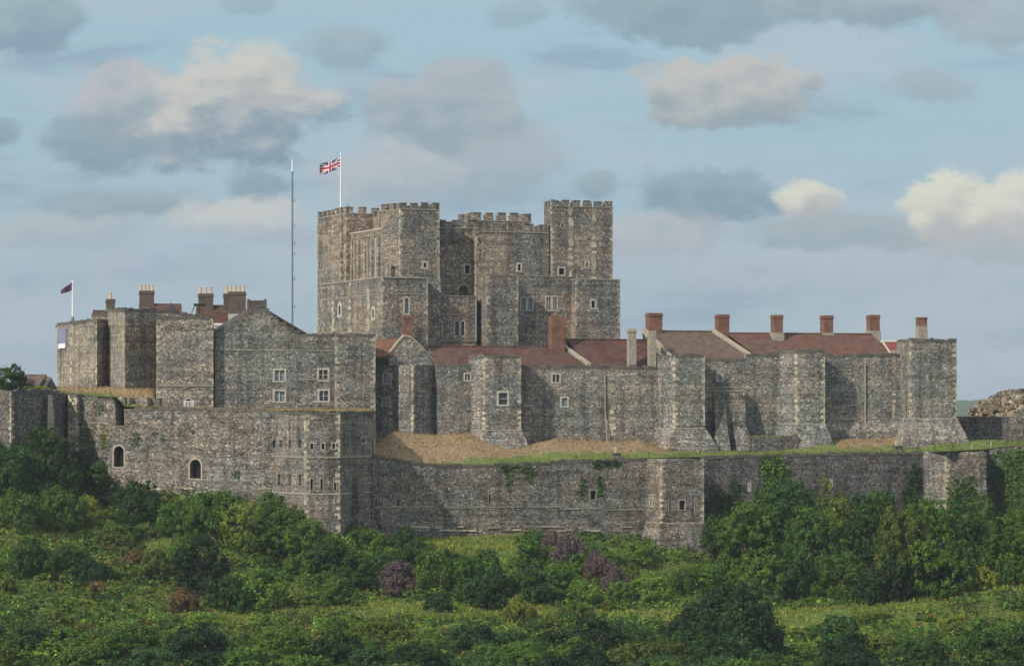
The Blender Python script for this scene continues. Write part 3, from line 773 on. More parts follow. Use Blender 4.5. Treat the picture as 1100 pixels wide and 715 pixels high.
# gabled great hall wall
def hallw(W, F):
    for a, b_, c, d, gl in ((293, 307.5, 395.5, 410.5, m_glassb), (293, 307.5, 418, 432.5, m_glassb), (340.5, 354, 395, 409.5, m_glass), (341, 354.5, 417.5, 432, m_glass)):
        W.add(F, a, b_, c, d, w=.25, glass=gl, mull=1, trans=1, depth=.4)
hall = wallrun('hall', 'grey stone hall with sweeping gable and four white-framed windows', FI,
    [(231, 358), (256, 344), (270, 333), (283, 327), (289, 334), (300, 345), (312, 351.5), (325, 359), (362, 359)], 441, 1.2, m_inner, hallw, strings=((236, 360, 376), (322, 360, 407.5)), cat='hall')
def part_roof(parent, name, F, u0, u1, ve, ze, vr, zr, mat, back=True, thick=.25, skew0=0.0, skew1=0.0):
    """a pitched roof: eave line at ve/ze, ridge at vr/zr; skews move the ridge ends"""
    mb = MB(); P = lambda u, v, z: (*F.xy(u, v), z)
    def slope(a, b_, c, d):
        top = [P(*a), P(*b_), P(*c), P(*d)]; low = [(x, y, z - thick) for x, y, z in top]
        mb.add(top + low, [(0, 1, 2, 3), (7, 6, 5, 4), (0, 4, 5, 1), (1, 5, 6, 2), (2, 6, 7, 3), (3, 7, 4, 0)])
    slope((u0, ve, ze), (u1, ve, ze), (u1 + skew1, vr, zr), (u0 + skew0, vr, zr))
    if back: slope((u1, 2 * vr - ve, ze), (u0, 2 * vr - ve, ze), (u0 + skew0, vr, zr), (u1 + skew1, vr, zr))
    if not back: pass
    # ridge tiles
    a, b_ = u0 + skew0, u1 + skew1; u = a
    rd = MB()
    while u < b_ - .1:
        l = min(.5, b_ - u); rd.tube(P(u, vr, zr + .02), P(u + l - .03, vr, zr + .02), .14, n=6); u += l
    r = mb.build(name, mat, parent); rd.build('ridge_tiles', mat, r); return r
def chimney(parent, F, px0, px1, py0, py1, v, mat=m_brick, pots=0, potpy=6, dep=None, base=None, cap=True):
    u0, u1 = F.U(px0, v), F.U(px1, v); z1, z0 = F.z(py0, u0, v), F.z(py1, u0, v); d = dep or max(.9, min(1.6, (u1 - u0)))
    mb = MB(); mb.box(F, u0 + .05, u1 - .05, v, v + d, z0 - .8, z1 - .45)
    mb.box(F, u0 - .04, u1 + .04, v - .08, v + d + .08, z1 - .45, z1 - .28); mb.box(F, u0 + .02, u1 - .02, v - .03, v + d + .03, z1 - .28, z1)
    if not cap: mb = MB(); mb.box(F, u0, u1, v, v + d, z0 - .8, z1)
    o = mb.build('chimney', mat, parent)
    if base: MB().box(F, u0 - .1, u1 + .1, v - .1, v + d + .1, z0 - .9, z0 + base).build('chimney_base', m_string, o)
    for k in range(pots):
        u = u0 + (u1 - u0) * (k + .5) / pots; zt = z1 + potpy * .12
        pm = MB(); pm.tube((*F.xy(u, v + d / 2), z1), (*F.xy(u, v + d / 2), zt), .19, .14); pm.tube((*F.xy(u, v + d / 2), zt - .12), (*F.xy(u, v + d / 2), zt), .18, .18)
        pm.build('chimney_pot', m_pot, o)
    return o
# slate roof and lead behind the hall gable, left slope
zr = FI.zp(283, 329, 1.4)
hr = MB()
for (a, b_, mt) in (((231, 360), (270, 336), 0),):
    u0, u1 = FI.U(233, 1.3), FI.U(281, 1.3)
    P = lambda u, v, z: (*FI.xy(u, v), z)
    z0_, z1_ = FI.zp(236, 358, 1.3), FI.zp(282, 329, 1.3)
    top = [P(u0, 1.25, z0_), P(u1, 1.25, z1_), P(u1, 14, z1_), P(u0, 14, z0_)]
    hr.add(top + [(x, y, z - .25) for x, y, z in top], [(0, 1, 2, 3), (7, 6, 5, 4), (0, 4, 5, 1), (1, 5, 6, 2), (2, 6, 7, 3), (3, 7, 4, 0)])
    top = [P(u1, 1.25, z1_), P(u1 + 8, 1.25, z1_ - 4.6), P(u1 + 8, 14, z1_ - 4.6), P(u1, 14, z1_)]
    hr.add(top + [(x, y, z - .25) for x, y, z in top], [(0, 1, 2, 3), (7, 6, 5, 4), (0, 4, 5, 1), (1, 5, 6, 2), (2, 6, 7, 3), (3, 7, 4, 0)])
hr.build('roof', m_slate, hall)
ch = MB(); ch.box(FI, FI.U(267, 3), FI.U(286, 3), 3, 4, FI.zp(270, 345, 3), FI.zp(270, 322.5, 3)); ch.box(FI, FI.U(267, 3) - .05, FI.U(268.5, 3), 2.95, 4.05, FI.zp(270, 345, 3), FI.zp(270, 321, 3)); ch.box(FI, FI.U(284.5, 3), FI.U(286, 3) + .05, 2.95, 4.05, FI.zp(270, 345, 3), FI.zp(270, 321, 3))
ch.build('gable_stack', m_brick_dark, hall)
bb = MB(); bb.box(FI, FI.U(232), FI.U(362), 1.2, 14, 34, FI.zp(300, 366)); bb.build('rear_block', m_inner, hall)
# roof dormer of the house behind
tower('square_tower', 'flat-topped pale square tower at the right end of the gabled hall', 'castle tower', FI, 359.5, 360.5, 403, 1.0, 359.5, 444, 9, flare=((478, .55), (462, .08)), ql=True)

# houses seen over the western towers
def west_house(name, label, Y, stacks, roof):
    F = Fr(pt(roof[0], Y), deg=8); root = thing(name, (*pt((roof[0] + roof[1]) / 2, Y), 38), label, 'house')
    u0, u1 = F.U(roof[0]), F.U(roof[1]); ze, zr_ = F.zp(roof[0], roof[3]), F.zp(roof[0], roof[2], 4)
    MB().box(F, u0 + .3, u1 - .3, .3, 7.7, 38, ze).build('wall', m_west, root)
    gb = MB()
    for uu_ in (u0 + .3, u1 - .6):
        gb.add([(*F.xy(uu_, .3), ze), (*F.xy(uu_, 7.7), ze), (*F.xy(uu_, 4), zr_ - .3), (*F.xy(uu_ + .3, .3), ze), (*F.xy(uu_ + .3, 7.7), ze), (*F.xy(uu_ + .3, 4), zr_ - .3)], [(0, 1, 2), (5, 4, 3), (0, 3, 4, 1), (1, 4, 5, 2), (2, 5, 3, 0)])
    gb.build('gable', m_west, root)
    part_roof(root, 'roof', F, u0, u1, 0, ze, 4, zr_, m_tile_red)
    for s in stacks: chimney(root, F, s[0], s[1], s[2], s[3], s[4] if len(s) > 4 else 3.4, m_brick_dark, pots=s[5] if len(s) > 5 else 3, potpy=s[6] if len(s) > 6 else 6)
    return root, F
west_house('lodging_house', 'red-roofed house with a single narrow chimney behind the westernmost towers', 420, [(113.5, 124, 321, 338, 3.4, 1, 8)], (100, 140, 334, 345))
r_, F_ = west_house('peaked_house', 'red-roofed house with small pointed gable and square chimney above the angular tower', 416, [(149.5, 166, 312, 334, 3.4, 4, 7)], (150, 196, 327, 341))
g_ = MB(); g_.extr(F_, [(F_.U(173, -.5), F_.zp(173, 345)), (F_.U(183.5, -.5), F_.zp(183, 325)), (F_.U(202, -.5), F_.zp(183, 345))], -.5, 3.5); g_.build('pointed_gable', m_slate, r_)
r_, F_ = west_house('twin_stack_house', 'red-roofed house with two large square chimneys left of the hall gable', 412, [(213, 229.5, 315, 338, 3.2, 3, 7), (240, 247.5, 315, 338, 3.6, 1, 8), (245.5, 264.5, 313, 337, 1.5, 4, 7)], (212, 262, 328.5, 352))
d_ = MB(); d_.box(F_, F_.U(229.5, -3), F_.U(240, -3), -3, 0, 40, F_.zp(230, 347, -3)); d_.build('dormer', m_white, r_)
d2 = MB()
for k in range(3): d2.box(F_, F_.U(230.3, -3.03), F_.U(239, -3.03), -3.05, -3.0, F_.zp(230, 350.5 + k * 3, -3), F_.zp(230, 349 + k * 3, -3))
d2.build('window', m_glassb, r_)
d3 = MB(); d3.box(F_, F_.U(245.5, 1.0), F_.U(264, 1.0), 1.0, 3.2, 40, F_.zp(250, 337, 1.0)); d3.build('pale_stack_base', m_frame, r_)
wv = MB(); yw = 401; p0 = Vector((*pt(214, yw), zz(336, yw)))
wv.tube(p0, p0 + Vector((0, 0, 1.0)), .05); wv.tube(p0 + Vector((-.7, 0, 1.05)), p0 + Vector((.9, 0, 1.05)), .16); wv.tube(p0 + Vector((-1.0, 0, 0)), p0 + Vector((-.6, 0, .9)), .05)
recenter(tag(wv.build('roof_vent', m_black), 'small black cowl vent on the corner of the plinthed tower', 'vent'))

# chapel-like gabled half-octagon with brick chimney
def houseB():
    F = FI
    root = thing('gabled_tower_house', (*pt(440, 400), 36), 'many-sided gabled stone tower house with a slim red brick chimney', 'tower house')
    pts_ = [pt(403, 404), pt(421, 403.2), pt(444, 399), pt(469.5, 403.5)]
    W = Wins(); f0 = Fr(pts_[0], pts_[1]); f1 = Fr(pts_[1], pts_[2]); f2 = Fr(pts_[2], pts_[3])
    W.add(f0, 411, 421, 400, 413, w=.22, glass=m_glassb, mull=1, trans=1, depth=.35); W.add(f0, 409.5, 420, 426.5, 437, w=.22, glass=m_glassb, mull=1, trans=1, depth=.35)
    poly = pts_ + [pt(469.5, 412), pt(403, 412)]
    zt = zz(392, 401); MB().rings([(offset(poly, .25), 30), (offset(poly, .2), zz(465, 402)), (poly, zz(461, 402)), (poly, zt)]).build('wall', m_inner, root, W.cut); W.make(root)
    for i in (1, 2, 3): q = MB(); quoins(q, poly[i - 1], poly[i], poly[i + 1], zz(463, 402), zt if i < 3 else zz(393, 403), w=(.2, .45)); q.build('quoins', m_quoin, root)
    g = Fr(pt(418, 402.3), pt(470, 404))
    gm = MB(); gm.extr(g, [(0.02, zt), (0.02, g.zp(418, 381)), (g.U(427), g.zp(427, 369)), (g.U(434.5), g.zp(434, 361)), (g.U(441), g.zp(441, 362.5)), (g.U(455), g.zp(455, 375)), (g.U(469.4), g.zp(468, 392)), (g.U(469.4), zt)], 0, 1.0)
    gm.build('gable', m_inner, root)
    cp = MB()
    ol = [(418, 381), (427, 369), (434.5, 361), (441, 362.5), (455, 375), (469.4, 391.5)]
    for (a, b_), (c, d) in zip(ol[:-1], ol[1:]):
        cp.extr(g, [(g.U(a), g.zp(a, b_)), (g.U(a), g.zp(a, b_) + .22), (g.U(c), g.zp(c, d) + .22), (g.U(c), g.zp(c, d))], -.1, 1.1)
    cp.build('gable_coping', m_string, root)
    # orange roof falling to the left
    top = [(*pt(403.5, 403.6), zz(384, 403.6)), (*pt(418.5, 402.6), zz(382, 402.6)), (*pt(436, 403.4), zz(362, 403.4)), (*pt(436, 411), zz(363.5, 411)), (*pt(403.5, 411), zz(364, 411))]
    rm = MB(); rm.add(top + [(x, y, z - .25) for x, y, z in top], [(0, 1, 2, 3, 4), (9, 8, 7, 6, 5)] + [(i, 5 + i, 5 + (i + 1) % 5, (i + 1) % 5) for i in range(5)]); rm.build('roof', m_tile_orange, root)
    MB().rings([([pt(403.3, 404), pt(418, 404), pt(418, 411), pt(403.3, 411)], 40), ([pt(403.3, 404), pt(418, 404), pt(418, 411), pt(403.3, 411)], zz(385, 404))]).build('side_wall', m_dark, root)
    cf = Fr(pt(433, 403.9), deg=14)
    c = chimney(root, cf, 433.5, 443, 338, 364, 0, m_brick, dep=.9)
    ba = MB(); ba.extr(cf, [(cf.U(432), zz(373, 404)), (cf.U(433), zz(355, 404)), (cf.U(443.5), zz(355, 404)), (cf.U(445), zz(373, 404))], -.15, 1.0); ba.build('chimney_base', m_brick, c)
    # raking wall to the right of the chimney
    rk = MB(); kf = Fr(pt(446, 405.5), deg=14)
    rk.extr(kf, [(kf.U(445), zz(394, 405)), (kf.U(445), zz(362, 405)), (kf.U(452), zz(360.5, 405)), (kf.U(456), zz(369, 405)), (kf.U(468), zz(382, 405)), (kf.U(468), zz(394, 405))], 0, 1.4); rk.build('raking_wall', m_inner, root)
houseB()

def wA(W, F): W.add(F, 498, 506.5, 400, 409.5, w=.2, glass=m_glass, mull=1, depth=.35)
wallrun('curtain_wall', 'short inner curtain wall with one tiny window, left of the double-height window tower', FI, [(469, 392), (510, 392)], 468, 1.5, m_inner, wA)
def tA(W, f, l): W.add(f, 533.5, 547, 419.5, 436, w=.27, glass=m_glass, mull=0, trans=1, depth=.4)
tower('window_tower', 'square curtain tower with one white-framed window and a splayed foot below the long red roof', 'castle tower', FI, 506, 520.5, 559.5, 3.2, 382, 484, 1.5, ((485, 1.15), (480, .95), (462, .12)), tA)
def wB(W, F):
    W.add(F, 592, 602.5, 400.5, 411.5, w=.2, glass=m_glass, mull=1, depth=.35); W.add(F, 601.5, 611, 425.5, 437.5, w=.22, glass=m_glassb, depth=.35)
r_ = wallrun('curtain_wall', 'long grey inner curtain wall with two small windows and a slanting drainpipe', FI, [(558, 393.5), (656, 393.5), (658, 394), (712, 394)], 476, 1.5, m_inner, wB)
q = MB()
zq = FI.zp(658, 468)
while zq < FI.zp(658, 400):
    h = random.uniform(.3, .6)
    if random.random() > .15: q.box(FI, FI.U(657) - random.uniform(.1, .45), FI.U(659) + random.uniform(0, .4), -.07, .1, zq, zq + h - .03)
    zq += h
q.build('quoin_strip', m_quoin, r_)
dp = MB(); a = FI.U(650, -.15); dp.tube((*FI.xy(a, -.15), FI.zp(650, 440, -.15)), (*FI.xy(a, -.15), FI.zp(650, 402, -.15)), .07); dp.tube((*FI.xy(FI.U(652.5, -.6), -.6), FI.zp(652, 478, -.6)), (*FI.xy(a, -.15), FI.zp(650, 440, -.15)), .07)
dp.build('drainpipe', m_pipe, r_)
tower('splayed_tower', 'square tower with bright left flank and widely splayed foot, beside the broad brown roof', 'castle tower', FI, 707, 725, 757, 3.4, 382, 485, 1.5, ((487, 1.5), (479, 1.3), (460, .1)))
# wall with double raking buttresses
def wC(W, F): W.add(F, 769.5, 777, 401, 410, w=.2, glass=m_glassb, depth=.35)
r_ = wallrun('buttressed_wall', 'dark curtain wall behind two raking buttresses, under the brown tiled roof', FI, [(756, 386), (800, 386), (802, 381), (840, 381)], 470, 1.5, m_inner, wC, v=.6)
ap = MB(); F2 = FI
ap.box(F2, F2.U(757, -.8), F2.U(801, -.8), -.8, .55, 30, F2.zp(780, 420.5, -.8)); ap.build('apron', m_inner, r_)
st_ = MB(); st_.box(F2, F2.U(757, -.8) - .05, F2.U(801, -.8) + .06, -.88, .5, F2.zp(780, 420.5, -.8), F2.zp(780, 420.5, -.8) + .15); st_.build('string_course', m_string, r_)
for (a, b_, c, d) in ((767, 779, 770, 786), (789, 800, 795, 810)):
    mb = MB(); ua, ub_ = F2.U(a, -1), F2.U(b_, -1); uc, ud = F2.U(c, -4.2), F2.U(d, -4.2)
    z1_, z0_ = F2.zp(a, 424, -1), F2.zp(c, 486, -4.2)
    um1 = F2.U(a + 1.5, -1.9), F2.U(b_ + 2, -1.9); zm = F2.zp(a, 457, -1.9)
    A = lambda u, v, z: (*F2.xy(u, v), z)
    vs = [A(uc, -4.2, z0_ - 2), A(ud, -4.2, z0_ - 2), A(ud, -.7, z0_ - 2), A(uc, -.7, z0_ - 2), A(uc, -3.9, z0_ + .3), A(ud, -3.9, z0_ + .3), A(ud, -.7, z0_ + .3), A(uc, -.7, z0_ + .3),
          A(um1[0], -1.9, zm), A(um1[1], -1.9, zm), A(um1[1], -.7, zm), A(um1[0], -.7, zm), A(ua, -1.0, z1_), A(ub_, -1.0, z1_), A(ub_, -.7, z1_), A(ua, -.7, z1_)]
    fs = [(3, 2, 1, 0), (12, 13, 14, 15)]
    for k in (0, 4, 8): fs += [(k + i, k + (i + 1) % 4, k + 4 + (i + 1) % 4, k + 4 + i) for i in range(4)]
    mb.add(vs, fs); mb.build('raking_buttress', m_outer, r_)
rw = MB(); rw.box(FI, FI.U(806, -4.5), FI.U(857, -4.5), -4.5, .4, 30, FI.zp(820, 468.5, -4.5))
recenter(tag(rw.build('low_retaining_wall', m_dark), 'low dark retaining wall with grassy top beside the raking buttresses', 'wall'))
gt = MB(); gt.box(FI, FI.U(806, -4.3), FI.U(857, -4.3), -4.3, .3, FI.zp(820, 468.5, -4.5), FI.zp(820, 467.6, -4.5)); o = gt.build('ledge_turf', m_terrace); struct(o)
tower('narrow_lit_tower', 'tall square tower with sunlit left flank in front of the long orange roof', 'castle tower', FI, 838, 856, 886, 3.4, 376.5, 484, 1.5, ((487, 1.15), (480, 1.0), (455.5, .12)))
r_ = wallrun('curtain_wall', 'dark inner curtain wall with straight pale drainpipe under the orange roof', FI, [(884, 381), (970, 381)], 472, 1.5, m_inner)
dp = MB(); a = FI.U(929.5, -.15); dp.tube((*FI.xy(a, -.15), FI.zp(929, 456, -.15)), (*FI.xy(a, -.15), FI.zp(929, 389, -.15)), .09); dp.tube((*FI.xy(FI.U(933, -.9), -.9), FI.zp(933, 469, -.9)), (*FI.xy(a, -.15), FI.zp(929, 456, -.15)), .09)
dp.build('drainpipe', m_pipe, r_)
pl = MB(); ua, ub_ = FI.U(884, -.5), FI.U(968, -.5); pl.extr(Fr(FI.xy(ua, 0), deg=14 - 90), [(.85, 30), (.85, FI.zp(920, 462, -.9)), (.02, FI.zp(920, 452, 0)), (.02, 30)][::-1], 0, ub_ - ua); pl.build('plinth', m_inner, r_)
q = MB(); zq = FI.zp(960, 452)
while zq < FI.zp(960, 383):
    h = random.uniform(.3, .6)
    if random.random() > .25: q.box(FI, FI.U(960) - random.uniform(.05, .3), FI.U(961) + random.uniform(0, .25), -.06, .1, zq, zq + h - .03)
    zq += h
q.build('quoin_strip', m_quoin, r_)
tower('eastern_tower', 'broad square easternmost tower with splayed foot, standing against the sky', 'castle tower', FI, 967, 978, 1027.5, 3.6, 365, 474, 1.2, ((477, 1.35), (466, .95), (464.5, .85), (449.5, .1)))

# ---- red and brown roofs behind the curtain
def longhouse(name, label, px0, px1, pyr, pye, mat, stacks, skew0=0., skew1=0., verge=(), ve=1.0, run=5.0):
    F = FI; um = F.U((px0 + px1) / 2, ve)
    root = thing(name, (*F.xy(um, ve + run), 36), label, 'house')
    u0, u1 = F.U(px0, ve), F.U(px1, ve); ze = F.z(pye, um, ve); vr = ve + run; zr_ = zz(pyr, F.xy(um, vr)[1])
    MB().box(F, u0 + .2, u1 - .2, ve + .6, ve + 2 * run - .6, 34, ze - .1).build('wall', m_inner, root)
    part_roof(root, 'roof', F, u0, u1, ve, ze, vr, zr_, mat, skew0=skew0, skew1=skew1)
    for side in verge:
        u = u1 if side == 'r' else u0; sk = skew1 if side == 'r' else skew0
        P = lambda a, v, z: (*F.xy(a, v), z); w = .45
        top = [P(u - w, ve - .1, ze + .3), P(u + .1, ve - .1, ze + .3), P(u + .1 + sk, vr, zr_ + .35), P(u - w + sk, vr, zr_ + .35)]
        vm = MB(); vm.add(top + [(x, y, z - .6) for x, y, z in top], [(0, 1, 2, 3), (7, 6, 5, 4), (0, 4, 5, 1), (1, 5, 6, 2), (2, 6, 7, 3), (3, 7, 4, 0)])
        top = [P(u - w, vr, zr_ + .35), P(u + .1, vr, zr_ + .35), P(u + .1, 2 * vr - ve, ze + .3), P(u - w, 2 * vr - ve, ze + .3)] if abs(sk) < .01 else [P(u - w + sk, vr, zr_ + .35), P(u + .1 + sk, vr, zr_ + .35), P(u + .1, 2 * vr - ve, ze + .3), P(u - w, 2 * vr - ve, ze + .3)]
        vm.add(top + [(x, y, z - .6) for x, y, z in top], [(0, 1, 2, 3), (7, 6, 5, 4), (0, 4, 5, 1), (1, 5, 6, 2), (2, 6, 7, 3), (3, 7, 4, 0)])
        # gable masonry below the verge
        gm = MB(); gm.add([P(u - w + .02, ve, ze - 3), P(u - w + .02, 2 * vr - ve, ze - 3), P(u - w + .02, 2 * vr - ve, ze), P(u - w + .02 + sk, vr, zr_), P(u - w + .02, ve, ze),
                           P(u + .05, ve, ze - 3), P(u + .05, 2 * vr - ve, ze - 3), P(u + .05, 2 * vr - ve, ze), P(u + .05 + sk, vr, zr_), P(u + .05, ve, ze)],
                          [(0, 1, 2, 3, 4), (9, 8, 7, 6, 5)] + [(i, 5 + i, 5 + (i + 1) % 5, (i + 1) % 5) for i in range(5)])
        vm.build('verge', m_string, root); gm.build('gable', m_inner, root)
    for s in stacks: chimney(root, F, *s[:4], s[4], s[5] if len(s) > 5 else m_brick, **(s[6] if len(s) > 6 else {}))
    return root
longhouse('long_red_roofed_house', 'long house with dark red tiled roof and one plain brick chimney below the keep', 465, 634, 372.5, 392, m_tile_red, [(592.5, 606.5, 339, 373, 4.4, m_brick, dict(cap=False))], 0, -2.1, ('r',))
longhouse('brown_red_roofed_house', 'house with mottled dark red roof between two slim stone flues', 636, 714, 365, 393.5, m_tile_red, [(675, 684, 353, 394, .6, m_string, dict(cap=True, dep=.9)), (697.5, 705, 355, 396, .3, m_string, dict(cap=False, dep=.9))], -2.2, 0, (), ve=1.6)
longhouse('brown_roofed_house', 'house with broad brown tiled roof between a wide brick chimney and stepped pale verge', 722, 811, 356, 384.5, m_tile_brown, [(696.5, 712, 336, 358, 6.0, m_brick, dict(dep=1.5)), (771.5, 784, 337.5, 357, 6.2)], -2.0, -3.9, ('l', 'r'), ve=.9, run=5.6)
longhouse('orange_roofed_house', 'long house with orange and brown roof and three evenly spaced brick chimneys at the east', 813, 962, 358.5, 381, m_tile_east, [(831, 841.5, 338, 361, 4.2, m_brick, dict(base=.5)), (884.5, 895.5, 338.5, 361, 5.6, m_brick, dict(base=.5)), (934.5, 945.5, 338, 359, 5.9, m_brick, dict(base=.5))], -2.4, -1.6, (), ve=.8)
rr = MB(); um = FI.U(870, 5.0)
u0, u1 = FI.U(799, 5.6), FI.U(948, 5.6)
# brighter ridge courses of red tiles
part = thing('small_red_gable_roof', (*FI.xy(FI.U(957, 2), 2), 40), 'small bright red roof with white edge tucked beside the eastern tower', 'roof')
ua, ub_ = FI.U(946.5, 1.2), FI.U(972, 1.2)
t_ = MB(); P = lambda u, v, z: (*FI.xy(u, v), z)
uw = FI.U(956, 1.2)
top = [P(uw, .9, FI.zp(956, 380.5, 1)), P(ub_, .9, FI.zp(970, 380.5, 1)), P(ub_, 3.6, FI.zp(970, 367.5, 3.6)), P(FI.U(948, 3.6), 3.6, FI.zp(948, 367.5, 3.6))]
t_.add(top + [(x, y, z - .2) for x, y, z in top], [(0, 1, 2, 3), (7, 6, 5, 4), (0, 4, 5, 1), (1, 5, 6, 2), (2, 6, 7, 3), (3, 7, 4, 0)])
t_.build('tiles', plain('bright_red_tiles', (.2, .055, .045), .7), part)
t2 = MB(); t2.tube(P(uw, .85, FI.zp(956, 380.5, 1) + .05), P(FI.U(948, 3.6), 3.6, FI.zp(948, 367, 3.6) + .05), .13); t2.tube(P(FI.U(946, 3.65), 3.65, FI.zp(948, 366.8, 3.6)), P(ub_, 3.65, FI.zp(970, 366.8, 3.6)), .16); t2.build('pale_edging', m_frame, part)
t3 = MB(); t3.box(FI, FI.U(960, .7), FI.U(966, .7), .7, 2, FI.zp(962, 381, .7), FI.zp(962, 376, .7)); t3.build('rooflight', m_pipe, part)
fl_ = MB(); fr_ = Fr(pt(986, 424), deg=14)
root = thing('lone_chimney', (*pt(991, 424), 38), 'square brick and stone chimney rising behind the easternmost tower', 'chimney')
fl_.box(fr_, fr_.U(987), fr_.U(996), 0, 1.1, zz(350, 424), zz(342, 424)); fl_.box(fr_, fr_.U(986.4), fr_.U(996.6), -.07, 1.17, zz(342, 424), zz(340.5, 424)); fl_.build('brick_top', m_brick, root)
MB().box(fr_, fr_.U(987) - .05, fr_.U(996) + .05, -.05, 1.15, 38, zz(350, 424)).build('stone_shaft', m_string, root)

# ------------------------------------------------------------------ outer curtain
P_ = pt
poly_tower('rampart_bastion', 'dark flint bastion at the far left edge behind the big tree', 'bastion', [(-60, 390), (12, 376), (52, 381)], 420, 525, [pt(52, 388), pt(-60, 400)], m_dark, qi=(1,), tops=(421, 420, 418.5, 418.5, 420), flare=.3)
FB = Fr(pt(50, 379.4), pt(58, 381))
mb = MB(); z0, z1 = zz(480, 380), zz(423, 381)
vs = []
mb.rings([([pt(50, 377.5), pt(59, 378.5), pt(58, 384), pt(51, 384)], z0 - 6), ([pt(51, 379), pt(58, 380), pt(57.5, 384), pt(51.5, 384)], zz(450, 380)), ([pt(51.5, 380.3), pt(56, 381), pt(56, 384), pt(51.5, 384)], zz(424, 381))])
recenter(tag(mb.build('leaning_buttress', m_string), 'narrow pale leaning buttress against the dark flint wall above the big tree', 'buttress'))
F1 = Fr(pt(56, 382), pt(75, 387)); wallrun('sloping_wall', 'dark flint wall with steeply sloping top left of the pale pier', F1, [(53, 419), (60, 420.5), (76, 428)], 525, 1.5, m_dark)
def pier(W, f, l): pass
F2_ = Fr(pt(73, 386), pt(125, 384.2))
wallrun('rampart_wall', 'pale rampart wall with green tufts, stepping down by a dark notch', F2_, [(73, 425), (82, 425.5), (83, 427), (120, 428)], 535, 1.5, m_outer)
tower('pale_pier', 'pale narrow stone pier at the left end of the rampart wall', 'pier', F2_, 72.5, 73.5, 82.5, 1.0, 424.5, 540, .8, (), ql=True, mat=m_outer)
pr = Fr(pt(126, 389), pt(171, 387))
r_ = wallrun('notched_parapet', 'ruined parapet with two pale merlons and dark gaps above the arched openings', pr, [(124, 441), (133, 441), (133.2, 427.5), (171, 427.5)], 446, .8, m_dark, cope=False)
mm = MB()
for a, b_ in ((123.5, 134), (136.5, 138.5), (150, 158)): mm.box(pr, pr.U(a, -1), pr.U(b_, -1), -1, -.1, zz(441, 387), zz(426.5, 387))
mm.build('merlons', m_west, r_)
FW = Fr(pt(119.5, 384.4), pt(292, 377))
def arches(W, F):
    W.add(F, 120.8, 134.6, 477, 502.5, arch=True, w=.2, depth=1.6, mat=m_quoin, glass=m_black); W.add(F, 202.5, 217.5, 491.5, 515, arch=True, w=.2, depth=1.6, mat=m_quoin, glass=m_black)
r_ = wallrun('arched_wall', 'broad brownish outer wall with two dark arched openings', FW, [(119.6, 428), (122, 430), (124, 440), (124.3, 457), (133.4, 457), (133.5, 440), (170, 438.5), (228, 438.5), (293, 441.5)], 538, 1.6, m_outer, arches)
lg = MB(); u = FW.U(150)
while u < FW.U(290):
    l = random.uniform(.4, 1.6)
    if random.random() > .45: z = FW.z(524 + (HX > 0) * random.uniform(-1.5, 2), u); lg.box(FW, u, u + l, -.1, .1, z - .12, z + .12)
    u += l
lg.build('footing_stones', m_quoin, r_)

def octw(W, f):
    for px in (294, 301.5, 311.5, 322): W.add(f[0], px - 1.6, px + 1.6, 472.5, 481, frame=False, depth=1.0)
    for px in (335, 347, 358.5): W.add(f[1], px - 2.6, px + 2.6, 475, 483, w=.12, depth=.9, mat=m_quoin)
    for px in (300, 311.5, 322.5): W.add(f[0], px - 1.9, px + 1.9, 508, 522, w=.09, depth=1.0, mat=m_string)
    for px in (334.8, 345.5, 360): W.add(f[1], px - 2.0, px + 2.0, 513, 527, w=.09, depth=1.0, mat=m_string)
    W.add(f[2], 387, 392.5, 467, 477, w=.3, depth=.2, arch=True, mat=m_string); W.add(f[2], 380.5, 387, 545, 555, w=.15, depth=1.0); W.add(f[2], 381.5, 384.5, 518, 528, w=.1, depth=.8)
poly_tower('polygonal_corner_tower', 'large many-sided outer corner tower with rows of gun loops', 'castle tower', [(292.5, 377), (328, 366.3), (365, 366.8), (400, 377.5)], 443, 575,
           [pt(402, 386), pt(292, 386)], m_outer, octw, qi=(1, 2), strings=(491, 530.5))
mb = MB(); f3 = Fr(pt(365, 366.8), pt(400, 377.5))
mb.box(f3, f3.U(384, -.6), f3.U(390.5, -.6), -.6, .5, 18, f3.zp(388, 512, -.6)); recenter(tag(mb.build('corner_pier', m_outer), 'slim stone pier against the shaded flank of the polygonal tower', 'pier'))

FO = Fr(pt(400, 377), pt(693, 391))
def outw(W, F):
    for px, a, b_ in ((404, 535, 544), (428, 535, 544), (526, 530, 541)): W.add(F, px - 1.8, px + 1.8, a, b_, w=.08, depth=.8, mat=m_string)
    W.add(F, 633, 641, 525.5, 537, w=.12, depth=.9, mat=m_string)
r_ = wallrun('outer_curtain_wall', 'long low outer curtain wall with ledge and tiny loops in the middle', FO, [(399.5, 490)] + [(px, lerp(EDGE, px)) for px in range(412, 694, 14)] + [(694, 492.5)], 582, 1.6, m_outer, outw, strings=((402, 468, 544), (474, 560, 544.6), (566, 602, 544), (606, 640, 546), (652, 692, 547)))
lg = MB()
for py0 in (566, 569.5):
    u = FO.U(430)
    while u < FO.U(690):
        l = random.uniform(.3, 1.8)
        if random.random() > .5: z = FO.z(py0 + random.uniform(-.6, .6), u); lg.box(FO, u, u + l, -.13, .1, z - .1, z + .1)
        u += l
lg.build('footing_stones', m_quoin, r_)
def t2w(W, f, l):
    W.add(f, 728.5, 737, 536, 548, w=.14, depth=.9, mat=m_quoin); W.add(f, 718, 721, 534, 552, w=.05, depth=.1, mat=m_string); W.add(f, 746, 749, 534, 552, w=.1, depth=.1, mat=m_quoin)
    W.add(l, 698, 700.4, 534, 544, w=.14, depth=.8, mat=m_quoin); W.add(l, 700.8, 703.2, 534, 544, w=.14, depth=.8, mat=m_quoin)
